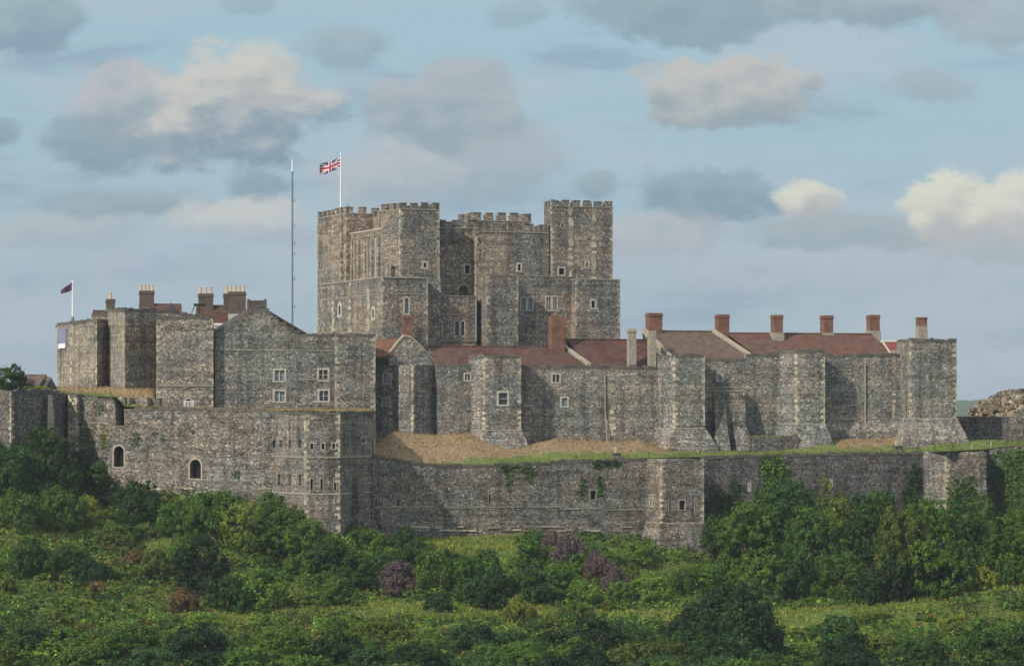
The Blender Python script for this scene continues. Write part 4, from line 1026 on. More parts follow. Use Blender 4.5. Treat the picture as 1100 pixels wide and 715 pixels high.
FT2 = Fr(pt(693, 391.2), pt(757, 394.6))
tower('square_outer_tower', 'square outer curtain tower with pale splayed foot and one square opening', 'castle tower', FT2, 693.3, 711, 756, 4.2, 493, 588, 6, ((590, 1.0), (584, .8), (562, .12)), t2w, mat=m_outer, cope=False, strings=())
FO2 = Fr(pt(756, 394.8), pt(992, 408))
def out2(W, F):
    W.add(F, 803, 807, 518, 528, w=.3, depth=.2, mat=m_quoin)
    for px in (887, 893): W.add(F, px - 1.6, px + 1.6, 514, 524, w=.2, depth=.5, mat=m_quoin)
wallrun('eastern_outer_wall', 'dark outer curtain wall half buried in greenery, right of the square outer tower', FO2, [(755, 491)] + [(px, lerp(EDGE, px)) for px in range(770, 990, 14)] + [(993, 486)], 560, 1.6, m_dark, out2)
tower('eastern_outer_tower', 'outer tower with pale rounded left flank beside the ivy-covered wall', 'castle tower', Fr(pt(992, 408), pt(1060, 408.5)), 992, 1016, 1060, 4.0, 485, 575, 5, (), mat=m_outer, cope=False, qr=False)
mb = MB(); mb.rings([([pt(1050, 400), pt(1069, 402), pt(1069, 412), pt(1050, 412)], zz(600, 403)), ([pt(1051.5, 401.5), pt(1066, 402.8), pt(1066, 412), pt(1051.5, 412)], zz(563, 403)), ([pt(1052.5, 402.8), pt(1061, 403.3), pt(1061, 412), pt(1052.5, 412)], zz(548, 403)), ([pt(1052.5, 403), pt(1058, 403.5), pt(1058, 412), pt(1052.5, 412)], zz(484.5, 403))])
recenter(tag(mb.build('stone_buttress', m_outer), 'tall thin buttress at the right corner of the eastern outer tower', 'buttress'))
FO3 = Fr(pt(1060, 408), pt(1240, 398)); wallrun('ivy_clad_wall', 'outer wall rising to the right edge under thick ivy', FO3, [(1057, 484), (1070, 482), (1100, 478), (1200, 472)], 575, 1.6, m_dark, cope=False)
# rear wall and ruin at the right
FD_ = Fr(pt(1026, 424), pt(1200, 420)); wallrun('dark_rear_wall', 'low dark flint wall running right from the easternmost tower', FD_, [(1022, 447), (1092, 447.5), (1093, 440), (1200, 430)], 474, 1.2, m_dark, cope=False)
def ruin():
    bm = bmesh.new(); bmesh.ops.create_icosphere(bm, subdivisions=5, radius=1)
    cx, cy = pt(1098, 446)
    for v in bm.verts:
        p = v.co.copy(); n_ = noise.fractal(p * 2.5, 1, 2, 5) * .12 + noise.noise(p * 9) * .05 + noise.noise(p * 18) * .03
        r = 1 + n_; v.co = Vector((cx + p.x * r * 7.6, cy + p.y * r * 6, 38.6 + max(-.6, p.z * r) * 4.7))
    for f in bm.faces: f.smooth = False
    me = bpy.data.meshes.new('ruined_mound'); bm.to_mesh(me); bm.free(); me.materials.append(m_ruin)
    o = bpy.data.objects.new('ruined_mound', me); COL.objects.link(o); recenter(o)
    root = thing('ruined_stone_mound', o.location, 'heap of ruined pale rubble masonry on the right skyline', 'ruin')
    o.location = (0, 0, 0); o.parent = root; o.name = 'rubble'
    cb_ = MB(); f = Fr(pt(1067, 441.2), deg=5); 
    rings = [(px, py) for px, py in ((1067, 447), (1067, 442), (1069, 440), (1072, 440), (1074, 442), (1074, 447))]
    cb_.extr(f, [(f.U(a), f.zp(a, b_)) for a, b_ in rings], 0, 4); cb_.build('hollow_shade_block', m_black, root)  # solid black block stands in for the shade of a hole
    rb = MB()
    for k in range(160):
        a = random.uniform(0, 2 * math.pi); t = random.random()
        x, y = cx + math.cos(a) * 7.8 * t, cy - abs(math.sin(a)) * 6.0 * t; z = 38.6 + 4.9 * math.sqrt(max(0, 1 - t * t)) ; s_ = random.uniform(.12, .4)
        f2 = Fr((x, y), deg=random.uniform(0, 90)); rb.box(f2, -s_, s_, -s_, s_, z - s_, z + s_ * .7)
    rb.build('loose_stones', m_ruin, root)
ruin()

# hut roof at far left
hf = Fr(pt(24, 392), deg=-12)
root = thing('low_hut', (*hf.xy(2, 2), 43), 'small stone hut with brown roof beside the tree on the left rampart', 'hut')
u0, u1 = hf.U(22), hf.U(44)
MB().box(hf, u0, u1, 0, 4, 40, zz(411, 392)).build('wall', m_dark, root)
part_roof(root, 'roof', hf, u0 - .2, u1, -.3, zz(412.5, 392), 2, zz(403, 392), m_tile_brown)
gm = MB(); ge = [(hf.xy(u1 - .1, -.3), zz(418, 391)), (hf.xy(u1 - .1, 4.3), zz(418, 391)), (hf.xy(u1 - .1, 2), zz(403.5, 392))]
gm.add([(*a, z) for a, z in ge] + [(a[0] + .7, a[1], z - (.2 if i == 2 else 0)) for i, (a, z) in enumerate(ge)], [(0, 1, 2), (5, 4, 3), (0, 3, 4, 1), (1, 4, 5, 2), (2, 5, 3, 0)]); gm.build('gable', m_dark, root)

# ------------------------------------------------------------------ flags, mast, posts
def flagpole(name, label, px, Y, py0, py1, r):
    root = thing(name, (*pt(px, Y), zz(py1, Y)), label, 'flagpole')
    b = MB(); b.tube((*pt(px, Y), zz(py1, Y)), (*pt(px, Y), zz(py0, Y)), r, r * .6); b.build('pole', m_white, root)
    c = MB(); z = zz(py0, Y); c.tube((*pt(px, Y), z), (*pt(px, Y), z + .18), r * 1.5, r * .8); c.build('finial', m_white, root)
    MB().tube((*pt(px, Y), zz(py1, Y) - .1), (*pt(px, Y), zz(py1, Y) + .5), r * 2, r * 1.6).build('socket', m_lead, root)
    return root
YF = 457
flagpole('flagpole', 'tall white flagpole on the keep flying a union flag', 366, YF, 166, 228, .13)
flagpole('flagpole', 'white flagpole on the westernmost tower flying a small purple flag', 78, 415, 303, 344, .12)
def union_flag():
    """wavy cloth cut into its colours on a grid; flag droops away to the left of the pole"""
    root = thing('union_flag', (*pt(365.6, YF), zz(182, YF)), 'union flag in red, white and blue streaming left from the keep flagpole', 'flag')
    nx, ny = 120, 60; w, h = 3.05, 1.72
    def P(s, t):     # s 0 at hoist to 1 at fly, t 0 bottom to 1 top
        x = -s * w; z = (t - .5) * h * (1 - .14 * s) - .95 * s + .1 * math.sin(s * 7 + t * 1.5); y = .22 * math.sin(s * 9 + t * 2) * s
        b = Vector((*pt(365.7, YF), zz(175.5, YF))); return (b.x + x, b.y + y, b.z + z)
    def colour(s, t):
        X = (s - .5) * 2; Z = (t - .5)                 # X in -1..1 , Z in -.5...5
        if abs(X) < .1 or abs(Z) < .1: return 0
        if abs(X) < .17 or abs(Z) < .17: return 1
        d1 = (Z - X * .5) / math.sqrt(1.25); d2 = (Z + X * .5) / math.sqrt(1.25)
        for d in (d1, d2):
            sg = 1 if (X > 0) == (d is d1) else -1
            if -.005 < d * sg * (1) < .055: return 0
        if abs(d1) < .1 or abs(d2) < .1: return 1
        return 2
    mbs = [MB(), MB(), MB()]
    for i in range(nx):
        for j in range(ny):
            c = colour((i + .5) / nx, (j + .5) / ny)
            mbs[c].add([P(i / nx, j / ny), P((i + 1) / nx, j / ny), P((i + 1) / nx, (j + 1) / ny), P(i / nx, (j + 1) / ny)], [(0, 1, 2, 3)])
    for m_, n_, mt in zip(mbs, ('red_cross', 'white_edging', 'blue_field'), (m_redflag, m_wcloth, m_navy)):
        m_.build(n_, mt, root)
union_flag()
mb = MB(); b0 = Vector((*pt(77.3, 415), zz(307, 415)))
for i in range(10):
    for j in range(5):
        def Q(s, t): return (b0.x - s * 1.5, b0.y + .15 * math.sin(s * 7), b0.z + (t - .8) * .85 * (1 - .5 * s) * 1.3 - 1.0 * s ** .8 + .35)
        s0, s1, t0, t1 = i / 10, (i + 1) / 10, j / 5, (j + 1) / 5; mb.add([Q(s0, t0), Q(s1, t0), Q(s1, t1), Q(s0, t1)], [(0, 1, 2, 3)])
recenter(tag(mb.build('small_flag', m_purple_cloth), 'small dark purple flag drooping left of the western flagpole', 'flag'))
fb = Fr(pt(61.5, 420), pt(76, 414)); mb = MB(); mb.box(fb, fb.U(64), fb.U(71.5), -.12, -.05, fb.zp(67, 372), fb.zp(67, 352))
bo = mb.build('banner', m_blue_banner); recenter(tag(bo, 'lilac hanging banner with white foot on the westernmost tower', 'banner'))
foot = MB(); foot.box(fb, fb.U(64.2), fb.U(71.3), -.2, -.125, fb.zp(67, 374), fb.zp(67, 369)); ORG[bo.name] = bo.location.copy(); foot.build('white_foot', m_white, bo)
# lattice mast
def mast():
    Y = 470; x, y = pt(314, Y); z0, z1 = zz(372, Y), zz(184, Y)
    root = thing('radio_mast', (x, y, z0), 'thin blue-grey lattice radio mast with a white tip, left of the keep', 'mast')
    lt = MB(); r = .11; cs = [(x + r * math.cos(a), y + r * math.sin(a)) for a in (.5, 2.6, 4.7)]
    for c in cs: lt.tube((*c, z0), (*c, z1), .04, n=5)
    z = z0; k = 0
    while z < z1 - .6:
        for i in range(3): a, b_ = cs[i], cs[(i + 1) % 3]; lt.tube((*(a if k % 2 else b_), z), (*(b_ if k % 2 else a), z + .6), .035, n=4)
        z += .6; k += 1
    lt.build('lattice', m_mast, root)
    tp = MB(); tp.tube((x, y, z1), (x, y, zz(172, Y)), .13, .1); tp.build('tip', m_white, root)
    eq = MB()
    for py in (216, 243, 262, 273, 300, 330): z = zz(py, Y); eq.tube((x, y, z), (x + .35, y - .1, z + .1), .07, n=6); eq.tube((x + .35, y - .1, z - .2), (x + .35, y - .1, z + .45), .06, n=6)
    eq.build('aerials', m_mast, root)
mast()
an = MB(); a_ = (*pt(374, 455), zz(228, 455)); an.tube(a_, (a_[0], a_[1], zz(218, 455)), .05, n=5); an.tube((a_[0] - .25, a_[1], zz(221, 455)), (a_[0] + .25, a_[1], zz(221, 455)), .04, n=5)
recenter(tag(an.build('weather_aerial', m_mast), 'tiny aerial on the rear turret, right of the keep flagpole', 'aerial'))

# fence posts along the terrace
posts = [(697, 492, 6), (752, 487, 7), (842, 487, 5), (882, 485, 5), (946, 483, 5), (986, 482, 9, 'brace'), (1004, 483, 9), (1024, 482, 9, 'brace'), (1044, 477, 6, 'white'), (1064.5, 475.5, 8, 'white'), (1082, 474, 11, 'brace'), (452.5, 498, 9), (683, 491, 4)]
where = {697: 'thin timber post above the left flank of the square outer tower', 752: 'thin post in front of the foot of the splayed tower', 842: 'short post below the narrow sunlit tower', 882: 'short post right of the narrow sunlit tower foot', 946: 'short post on the dry grass under the drainpipe wall',
         986: 'braced timber post on the dry grass below the easternmost tower', 1004: 'plain timber post between the two braced posts below the easternmost tower', 1024: 'braced timber post at the right corner of the easternmost tower', 1044: 'short white post in front of the dark rear wall', 1064.5: 'taller white post in front of the dark rear wall', 1082: 'braced timber post furthest right before the dark rear wall', 452.5: 'lone thin post where brown bank meets the lawn', 683: 'tiny post left of the square outer tower top'}
for p in posts:
    px, py, hp = p[:3]; Y = yout(px) + 2.2; z = terrace_z(px, Y) - .2; h = hp * .122 + .25
    mb = MB(); x, y = pt(px, Y); w_ = len(p) > 3 and p[3] == 'white'
    mb.tube((x, y, z), (x, y, z + h), .07, .06, 6)
    if len(p) > 3 and p[3] == 'brace': mb.tube((x + .55, y, z), (x + .05, y, z + h * .75), .05, n=5); mb.tube((x - .4, y + .2, z), (x - .05, y, z + h * .7), .04, n=5)
    tag(recenter(mb.build('fence_post', m_frame if w_ else m_wood)), where[px], 'fence post', 'posts along the grass terrace')
for px, py0, lab in ((663.5, 486, 'small stone block with pale cap beneath the quoin strip of the long curtain wall'), (965.5, 481, 'small stone pedestal in front of the easternmost tower')):
    Y = yout(px) + 3.4; z = terrace_z(px, Y) - .3; f = Fr(pt(px, Y), deg=14); root = thing('stone_pedestal', (*pt(px, Y), z), lab, 'pedestal')
    MB().box(f, -.45, .45, 0, .8, z, z + 1.0).build('block', m_dark, root); MB().box(f, -.55, .35, -.1, .9, z + 1.0, z + 1.12).build('cap', m_cope, root)
    MB().box(f, -.35, -.1, .2, .5, z + 1.12, z + 1.9).build('stub', m_frame, root)
#VEG#
# ------------------------------------------------------------------ vegetation
def leaf_arrays(C, Nn, size, jitter=.7):
    """C centres (n,3), Nn normals; returns verts (4n,3) of rhombic leaves"""
    n = len(C); nn = Nn + rng.normal(0, jitter, (n, 3)); nn /= np.linalg.norm(nn, axis=1, keepdims=True) + 1e-9
    t = np.cross(nn, rng.normal(0, 1, (n, 3))); t /= np.linalg.norm(t, axis=1, keepdims=True) + 1e-9
    b = np.cross(nn, t); s = (size * rng.uniform(.6, 1.35, n))[:, None]
    V = np.empty((n, 4, 3)); V[:, 0] = C - t * s; V[:, 1] = C - b * s * .75 + nn * s * .15; V[:, 2] = C + t * s; V[:, 3] = C + b * s * .75 + nn * s * .15
    return V.reshape(-1, 3)
def quad_mesh(name, V, mat, tint=None):
    n = len(V) // 4; me = bpy.data.meshes.new(name)
    me.vertices.add(n * 4); me.vertices.foreach_set('co', V.astype(np.float32).ravel())
    me.loops.add(n * 4); me.loops.foreach_set('vertex_index', np.arange(n * 4, dtype=np.int32))
    me.polygons.add(n); me.polygons.foreach_set('loop_start', np.arange(0, n * 4, 4, dtype=np.int32)); me.polygons.foreach_set('loop_total', np.full(n, 4, dtype=np.int32))
    me.update(calc_edges=True); me.materials.append(mat)
    if tint is not None:
        a = me.attributes.new('tint', 'FLOAT_COLOR', 'POINT'); a.data.foreach_set('color', np.repeat(np.c_[tint, np.ones(n)], 4, axis=0).astype(np.float32).ravel())
    return me
def crown_mesh(shape, nblob, nleaf, leaf):
    w, h = {'round': (1, 1.55), 'spreading': (1.15, 1.05), 'tall': (.75, 2.3), 'spiky': (.9, 1.7), 'dome': (1, 1.5)}[shape]
    B = []
    for k in range(nblob):
        t = random.random() ** .7; a = random.uniform(0, 2 * math.pi)
        zf = random.uniform(.12, .92); prof = math.sqrt(max(.05, 1 - (2 * max(zf, .35) - .7) ** 2 / 1.7)); rr_ = prof * w * t * .8
        B.append((rr_ * math.cos(a), rr_ * math.sin(a), zf * h * .85, random.uniform(.24, .46) * (1.1 - .35 * zf)))
    if shape == 'dome':
        B = []
        for k in range(nblob):
            a = k * 2.39996; q = (k + .5) / nblob; e = math.asin(q); r_ = .8 + random.uniform(-.04, .05)
            B.append((r_ * math.cos(e) * math.cos(a), r_ * math.cos(e) * math.sin(a), .12 + r_ * 1.3 * q, random.uniform(.2, .28)))
    B += [(0, 0, h * .35, .6 * w), (0, 0, h * .6, .5 * w)]
    B = np.array(B)
    # twig clumps sit on the lobes, leaves sit on the outer side of each clump
    nc = max(16, nleaf // 48); area = B[:, 3] ** 2; idx = rng.choice(len(B), nc * 3, p=area / area.sum())
    d0 = rng.normal(0, 1, (nc * 3, 3)); d0 /= np.linalg.norm(d0, axis=1, keepdims=True); CC = B[idx, :3] + d0 * (B[idx, 3] * rng.uniform(.8, 1.12, nc * 3))[:, None]
    keep = CC[:, 2] > .04
    for k in range(len(B)): keep &= ~((np.linalg.norm(CC - B[k, :3], axis=1) < B[k, 3] * .8) & (idx != k))
    CC, d0 = CC[keep][:nc], d0[keep][:nc]; nc = len(CC)
    cr = (leaf * 2.6) * rng.uniform(.7, 1.5, nc); ci = rng.choice(nc, nleaf, p=cr ** 2 / (cr ** 2).sum())
    d = rng.normal(0, 1, (nleaf, 3)) + d0[ci] * .9 + np.array([0, 0, .35]); d /= np.linalg.norm(d, axis=1, keepdims=True)
    C = CC[ci] + d * (cr[ci] * rng.uniform(.75, 1.1, nleaf))[:, None]
    if shape == 'spiky':     # upright flower spikes of buddleia
        m = rng.random(len(C)) < .6; C[m, 2] += rng.uniform(0, .3, m.sum()) * (C[m, 2] > h * .3)
    # a few stray shoots break the outline
    k = rng.integers(0, len(C), len(C) // 14); S2 = C[k] + d[k] * rng.uniform(.04, .2, len(k))[:, None] + np.array([0, 0, .05]); C = np.r_[C, S2]; d = np.r_[d, d[k]]
    return quad_mesh('crown', leaf_arrays(C, d, leaf, .38), m_leaf)
def trunk_mesh(h):
    b = MB(); b.tube((0, 0, -.3), (.03, .02, h * .45), .075, .05, 7)
    for a in (0.3, 1.7, 3.1, 4.4, 5.5): b.tube((.03, .02, h * random.uniform(.2, .45)), (.5 * math.cos(a), .5 * math.sin(a), h * .7), .035, .012, 5)
    me = bpy.data.meshes.new('trunk'); me.from_pydata(b.v, [], b.f); me.materials.append(m_bark); return me
VAR = {}
for shape, hh in (('round', 1.5), ('spreading', 1.05), ('tall', 2.2), ('spiky', 1.6)):
    for size, nb, nl, lf, cnt in (('small', 9, 1700, .085, 3), ('medium', 17, 6000, .05, 4), ('large', 30, 17000, .03, 3)):
        if shape == 'spiky' and size == 'large': continue
        VAR[shape, size] = [(crown_mesh(shape, nb, nl, lf), trunk_mesh(hh)) for _ in range(cnt)]
VAR['dome', 'large'] = [(crown_mesh('dome', 44, 26000, .03), trunk_mesh(1.4))]
HGT = {'dome': 1.6, 'round': 1.6, 'spreading': 1.15, 'tall': 2.3, 'spiky': 1.75}
CLR = {'dark green': (.032, .074, .015), 'deep green': (.017, .044, .015), 'mid green': (.06, .118, .019), 'light green': (.1, .18, .026), 'yellowish green': (.15, .19, .03),
       'olive green': (.08, .112, .022), 'rusty brown': (.13, .09, .045), 'purple-flowered': (.11, .078, .098), 'bluish green': (.038, .086, .027)}
COLS = [(115, 'near left edge'), (170, 'below first arch'), (290, 'below second arch'), (400, 'below polygonal tower'), (560, "below long wall's left half"), (690, "below long wall's right half"), (762, 'below square outer tower'), (880, 'below eastern wall'), (990, 'below ivy-patched wall'), (1066, 'below eastern outer tower'), (9999, 'near right edge')]
PLANTS = []
def shrub(px, Y, wid, colour, shape, hk=1.0, zoff=0.0, where=None, z=None):
    """wid = crown width in metres"""
    size = 'small' if wid < 3.0 else 'medium' if wid < 6.2 else 'large'
    if shape == 'spiky' and size == 'large': size = 'medium'
    cm, tm = random.choice(VAR[shape, size]); x = (px - HX) * Y / FP; z = (ground_z(x, Y) - .15 + zoff) if z is None else z
    kind = 'tree' if (size == 'large' and shape != 'spreading') or (shape == 'tall' and wid > 4) else 'shrub'
    root = bpy.data.objects.new({'tree': 'broadleaf_tree', 'shrub': 'leafy_shrub'}[kind], None); COL.objects.link(root)
    root.location = (x, Y, z); root.rotation_euler = (0, 0, random.uniform(0, 6.28)); k = wid / 2; root.scale = (k, k, k * hk); root['category'] = 'tree' if kind == 'tree' else 'shrub'
    c = CLR[colour]; f = random.uniform(.95, 1.3)
    for nm, me in (('crown', cm), ('trunk', tm)):
        o = bpy.data.objects.new(nm, me); COL.objects.link(o); o.parent = root
        if nm == 'crown': o.color = (c[0] * f * random.uniform(.92, 1.1), c[1] * f, c[2] * f * random.uniform(.85, 1.15), 1)
    yo = yout(px)
    row = where or ('at wall foot' if yo - Y < 9 else 'on upper slope' if Y > 352 else 'in hollow' if Y > 337 else 'on grassy crest' if Y > 318 else 'on nearest slope')
    col = '' if where else next(t for lim, t in COLS if px < lim)
    shp = {'dome': 'dome-shaped', 'round': 'rounded', 'spreading': 'spreading', 'tall': 'upright', 'spiky': 'spiky'}[shape]
    key = f"{size} {colour} {shp} {kind if kind == 'tree' else 'bush'} {row}" + (f", {col}" if col else '')
    root['group'] = 'trees and bushes on the castle hill'
    PLANTS.append((key, px, Y, root)); return root
def from_px(px, pyb, pyt, wpx, colour, shape):
    """plant by its foot, top and width read off the photograph, stood on the hill there"""
    Y = hit(px, pyb); wid = wpx * Y / FP; h = (pyb - pyt) * Y / FP; hk = h / (wid / 2 * HGT[shape])
    if hk > 1.25 and shape == 'round': shape = 'tall'; wid *= 1.15; hk = h / (wid / 2 * HGT[shape])
    if hk > 1.2: wid *= min(1.3, hk / 1.2); hk = min(hk, 1.25)
    shrub(px, Y, wid, colour, shape, hk)
# plants one can single out
for a in [
 (8, 545, 462, 62, 'dark green', 'round'), (50, 540, 449, 66, 'dark green', 'round'), (84, 540, 468, 56, 'deep green', 'round'), (104, 545, 490, 40, 'dark green', 'round'), (28, 545, 480, 46, 'mid green', 'round'),
 (146, 565, 512, 56, 'dark green', 'round'), (20, 566, 530, 58, 'mid green', 'spreading'), (62, 568, 528, 54, 'mid green', 'spreading'), (92, 565, 536, 44, 'yellowish green', 'spreading'),
 (785, 714, 621, 108, 'deep green', 'dome'), (745, 712, 660, 60, 'deep green', 'spreading'),
 (612, 612, 572, 44, 'purple-flowered', 'spiky'), (640, 628, 592, 34, 'purple-flowered', 'spiky'), (590, 600, 570, 36, 'purple-flowered', 'spiky'), (427, 638, 602, 44, 'purple-flowered', 'spiky'), (660, 640, 606, 24, 'purple-flowered', 'spiky'),
 (215, 640, 568, 62, 'deep green', 'round'), (165, 625, 590, 46, 'olive green', 'round'), (196, 620, 578, 44, 'mid green', 'round'), (282, 652, 606, 60, 'light green', 'round'), (245, 655, 616, 44, 'dark green', 'round'),
 (300, 600, 530, 66, 'mid green', 'round'), (262, 590, 536, 60, 'yellowish green', 'round'), (228, 580, 532, 52, 'mid green', 'spreading'), (330, 615, 552, 56, 'mid green', 'round'), (352, 625, 572, 50, 'dark green', 'round'), (190, 575, 534, 46, 'mid green', 'round'),
 (290, 570, 524, 34, 'mid green', 'round'), (118, 590, 566, 40, 'olive green', 'spreading'), (70, 615, 588, 50, 'dark green', 'spreading'), (30, 620, 585, 48, 'dark green', 'spreading'), (95, 628, 598, 44, 'deep green', 'round'),
 (385, 640, 590, 46, 'dark green', 'round'), (405, 610, 566, 26, 'light green', 'tall'), (365, 650, 620, 44, 'mid green', 'round'), (450, 610, 580, 40, 'dark green', 'round'), (470, 640, 590, 50, 'mid green', 'round'),
 (515, 648, 592, 60, 'dark green', 'round'), (530, 655, 610, 44, 'deep green', 'round'), (567, 620, 566, 46, 'mid green', 'round'), (598, 645, 600, 44, 'mid green', 'round'), (626, 652, 618, 42, 'light green', 'tall'), (572, 650, 606, 46, 'bluish green', 'round'),
 (558, 665, 642, 28, 'yellowish green', 'spreading'), (700, 652, 618, 46, 'light green', 'round'), (665, 652, 622, 40, 'mid green', 'round'), (735, 640, 612, 40, 'mid green', 'spreading'),
 (800, 625, 530, 72, 'mid green', 'round'), (840, 620, 508, 80, 'dark green', 'round'), (775, 600, 545, 50, 'dark green', 'round'), (875, 630, 530, 72, 'mid green', 'round'), (905, 625, 522, 64, 'olive green', 'round'), (940, 630, 515, 70, 'dark green', 'round'),
 (970, 640, 522, 60, 'olive green', 'tall'), (1000, 640, 524, 76, 'mid green', 'round'), (1030, 630, 530, 70, 'dark green', 'round'), (1062, 625, 556, 56, 'dark green', 'round'), (1090, 625, 540, 62, 'mid green', 'round'), (1115, 620, 530, 60, 'dark green', 'round'),
 (850, 645, 590, 56, 'dark green', 'round'), (905, 650, 586, 60, 'mid green', 'round'), (955, 645, 590, 56, 'deep green', 'round'), (820, 650, 600, 50, 'mid green', 'round'), (1010, 635, 590, 50, 'deep green', 'round'), (880, 600, 545, 40, 'light green', 'tall'), (925, 610, 550, 36, 'light green', 'tall'),
 (790, 560, 520, 26, 'light green', 'tall'), (1055, 632, 606, 24, 'yellowish green', 'spreading'), (105, 642, 622, 24, 'rusty brown', 'round'), (150, 610, 590, 30, 'rusty brown', 'spreading'), (26, 600, 578, 26, 'rusty brown', 'round'), (197, 655, 632, 24, 'rusty brown', 'spreading'),
 (330, 650, 636, 46, 'light green', 'spreading'), (470, 655, 640, 30, 'deep green', 'spreading'), (615, 665, 648, 40, 'olive green', 'spreading')]:
    from_px(*a)
# the tree on the left rampart
shrub(12, 391, 4.4, 'dark green', 'round', .95, where='on left rampart beside the low hut', z=zz(421, 391))
shrub(-8, 390, 3.2, 'mid green', 'spreading', 1, where='on left rampart at the very edge', z=zz(421, 390))
shrub(30, 389, 1.6, 'mid green', 'spreading', .7, where='before the low hut on the rampart', z=zz(420, 389))
shrub(43, 389, 2.2, 'light green', 'spreading', .5, where='right before the low hut', z=zz(420, 389))
# the rest of the scrub
placed = [(p[1], p[2], 3) for p in PLANTS]
def fill(n, px0, px1, y0, y1, cols, shapes, w0, w1, sp, hk=(.8, 1.1), ok=None):
    c = t = 0
    while c < n and t < n * 40:
        t += 1; px = random.uniform(px0, px1); yo = yout(px); Y = (random.uniform(y0, yo - 1.5) if y1 is None else random.uniform(y0, y1))
        if ok and not ok(px, Y): continue
        x = (px - HX) * Y / FP
        if any((x - (q[0] - HX) * q[1] / FP) ** 2 + (Y - q[1]) ** 2 < sp * sp for q in placed): continue
        shrub(px, Y, random.uniform(w0, w1), random.choice(cols), random.choice(shapes), random.uniform(*hk)); placed.append((px, Y, 3)); c += 1
fill(26, 765, 1125, 345, None, ['dark green', 'mid green', 'mid green', 'deep green', 'bluish green', 'olive green'], ['round', 'round', 'tall'], 3.2, 5.6, 3.2, (.8, 1.15))
fill(22, 130, 395, 345, None, ['mid green', 'mid green', 'olive green', 'dark green', 'yellowish green'], ['round', 'spreading'], 2.6, 4.6, 3.0, (.6, .95))
fill(22, 395, 700, 338, 372, ['mid green', 'dark green', 'olive green', 'light green', 'bluish green'], ['round', 'round', 'tall', 'spreading'], 2.4, 4.4, 2.8, (.6, .95), lambda p, y: not (440 < p < 560 and y > 365))
fill(8, 640, 770, 340, 380, ['mid green', 'light green', 'olive green'], ['spreading', 'round'], 2, 3.2, 3, (.5, .8))
fill(85, -30, 1130, 279, 307, ['dark green', 'mid green', 'deep green', 'mid green', 'bluish green', 'olive green'], ['round', 'round', 'spreading'], 4.2, 6.8, 3.0, (.6, .85))
fill(18, -20, 250, 316, 368, ['dark green', 'olive green', 'mid green', 'olive green', 'light green'], ['spreading', 'round'], 1.6, 3.0, 3.4, (.5, .9))
fill(17, 850, 1125, 298, 324, ['olive green', 'mid green', 'yellowish green'], ['spreading', 'round'], 1.6, 3.4, 3.4, (.5, .8))
fill(8, 560, 860, 306, 322, ['dark green', 'mid green', 'olive green'], ['spreading', 'round'], 1.8, 3.4, 3.0, (.5, .85))
ORD = ['leftmost', 'second from left', 'third from left', 'fourth from left', 'fifth from left', 'sixth from left', 'seventh from left', 'eighth from left', 'ninth from left', 'tenth from left']
from collections import defaultdict
gk = defaultdict(list)
for p in PLANTS: gk[p[0]].append(p)
for k_, ps in gk.items():
    ps.sort(key=lambda p: p[1])
    for i, p in enumerate(ps):
        p[3]['label'] = k_ if len(ps) == 1 else f"{'rightmost' if i == len(ps) - 1 else ORD[i]} {k_}"

# low growth nobody could count: brambles and grass
def grassy(px, Y, x):
    n = noise.noise((x * .09, Y * .09, 9)) * 7
    g = 0
    if px > 390: g = max(g, 1 - abs(Y + n * .6 - 329) / 7)
    if 190 < px <= 400: g = max(g, 1 - abs(Y + n * .5 - 330) / 6)
    if px < 190: g = max(g, .8 - abs(Y + n - 362) / 10)
    if 430 < px < 560 and Y > 364: g = max(g, .9)
    if 850 < px: g = max(g, .3 - abs(Y + n - 316) / 12)
    if 640 < px < 770: g = max(g, .7 - abs(Y + n - 366) / 18)
    return g
C, T, S_, GC, GT = [], [], [], [], []
pal = [np.array(CLR[c]) for c in ('mid green', 'olive green', 'light green', 'dark green', 'yellowish green', 'bluish green')]
brown = np.array((.15, .1, .04)); yel = np.array((.23, .24, .06)); grn = np.array((.12, .18, .03))
NRM = []
for k in range(17000):
    px = random.uniform(-40, 1140); yo = yout(px); Y = 276 + (yo - 276.8) * random.random() ** .95; x = (px - HX) * Y / FP
    g = grassy(px, Y, x); z = ground_z(x, Y)
    if g > random.uniform(-.05, .55):
        q = .5 + .5 * noise.noise((x * .13, Y * .13, 2)) + random.uniform(-.15, .15); tt = grn + (yel - grn) * max(0, min(1, q)) if random.random() > .05 else brown
        for _ in range(4): GC.append((x + random.uniform(-.5, .5), Y + random.uniform(-.5, .5), z - .03)); GT.append(tt * random.uniform(.85, 1.15))
    else:
        m = max(0, noise.noise((x * .28, Y * .28, 7)) + .4) * 1.1
        a = noise.noise((x * .11, Y * .11, 17)) * 3.2 + 2.5 + random.uniform(-.8, .8); i = int(max(0, min(5, a)))
        c = (pal[i] if random.random() > .035 else brown) * random.uniform(.7, 1.25); r = random.uniform(.28, .8) * (.75 if g > 0 else 1)
        nl = int(9 + 22 * r * r); d = rng.normal(0, 1, (nl, 3)); d[:, 2] = np.abs(d[:, 2]) + .15; d /= np.linalg.norm(d, axis=1, keepdims=True)
        C.append(np.array([x, Y, z + m * r]) + d * r * rng.uniform(.8, 1.1, (nl, 1)) * np.array([1, 1, .95])); NRM.append(d); T.append(np.tile(c, (nl, 1)))
C = np.concatenate(C); T = np.concatenate(T); nn = np.concatenate(NRM)
o = bpy.data.objects.new('bramble_undergrowth', quad_mesh('bramble_undergrowth', leaf_arrays(C, nn, .17, .4), m_cover, T)); COL.objects.link(o)
tag(o, 'low mixed brambles and weeds covering the castle hillside', 'undergrowth'); o['kind'] = 'stuff'
GC = np.array(GC); n = len(GC); rep = 2
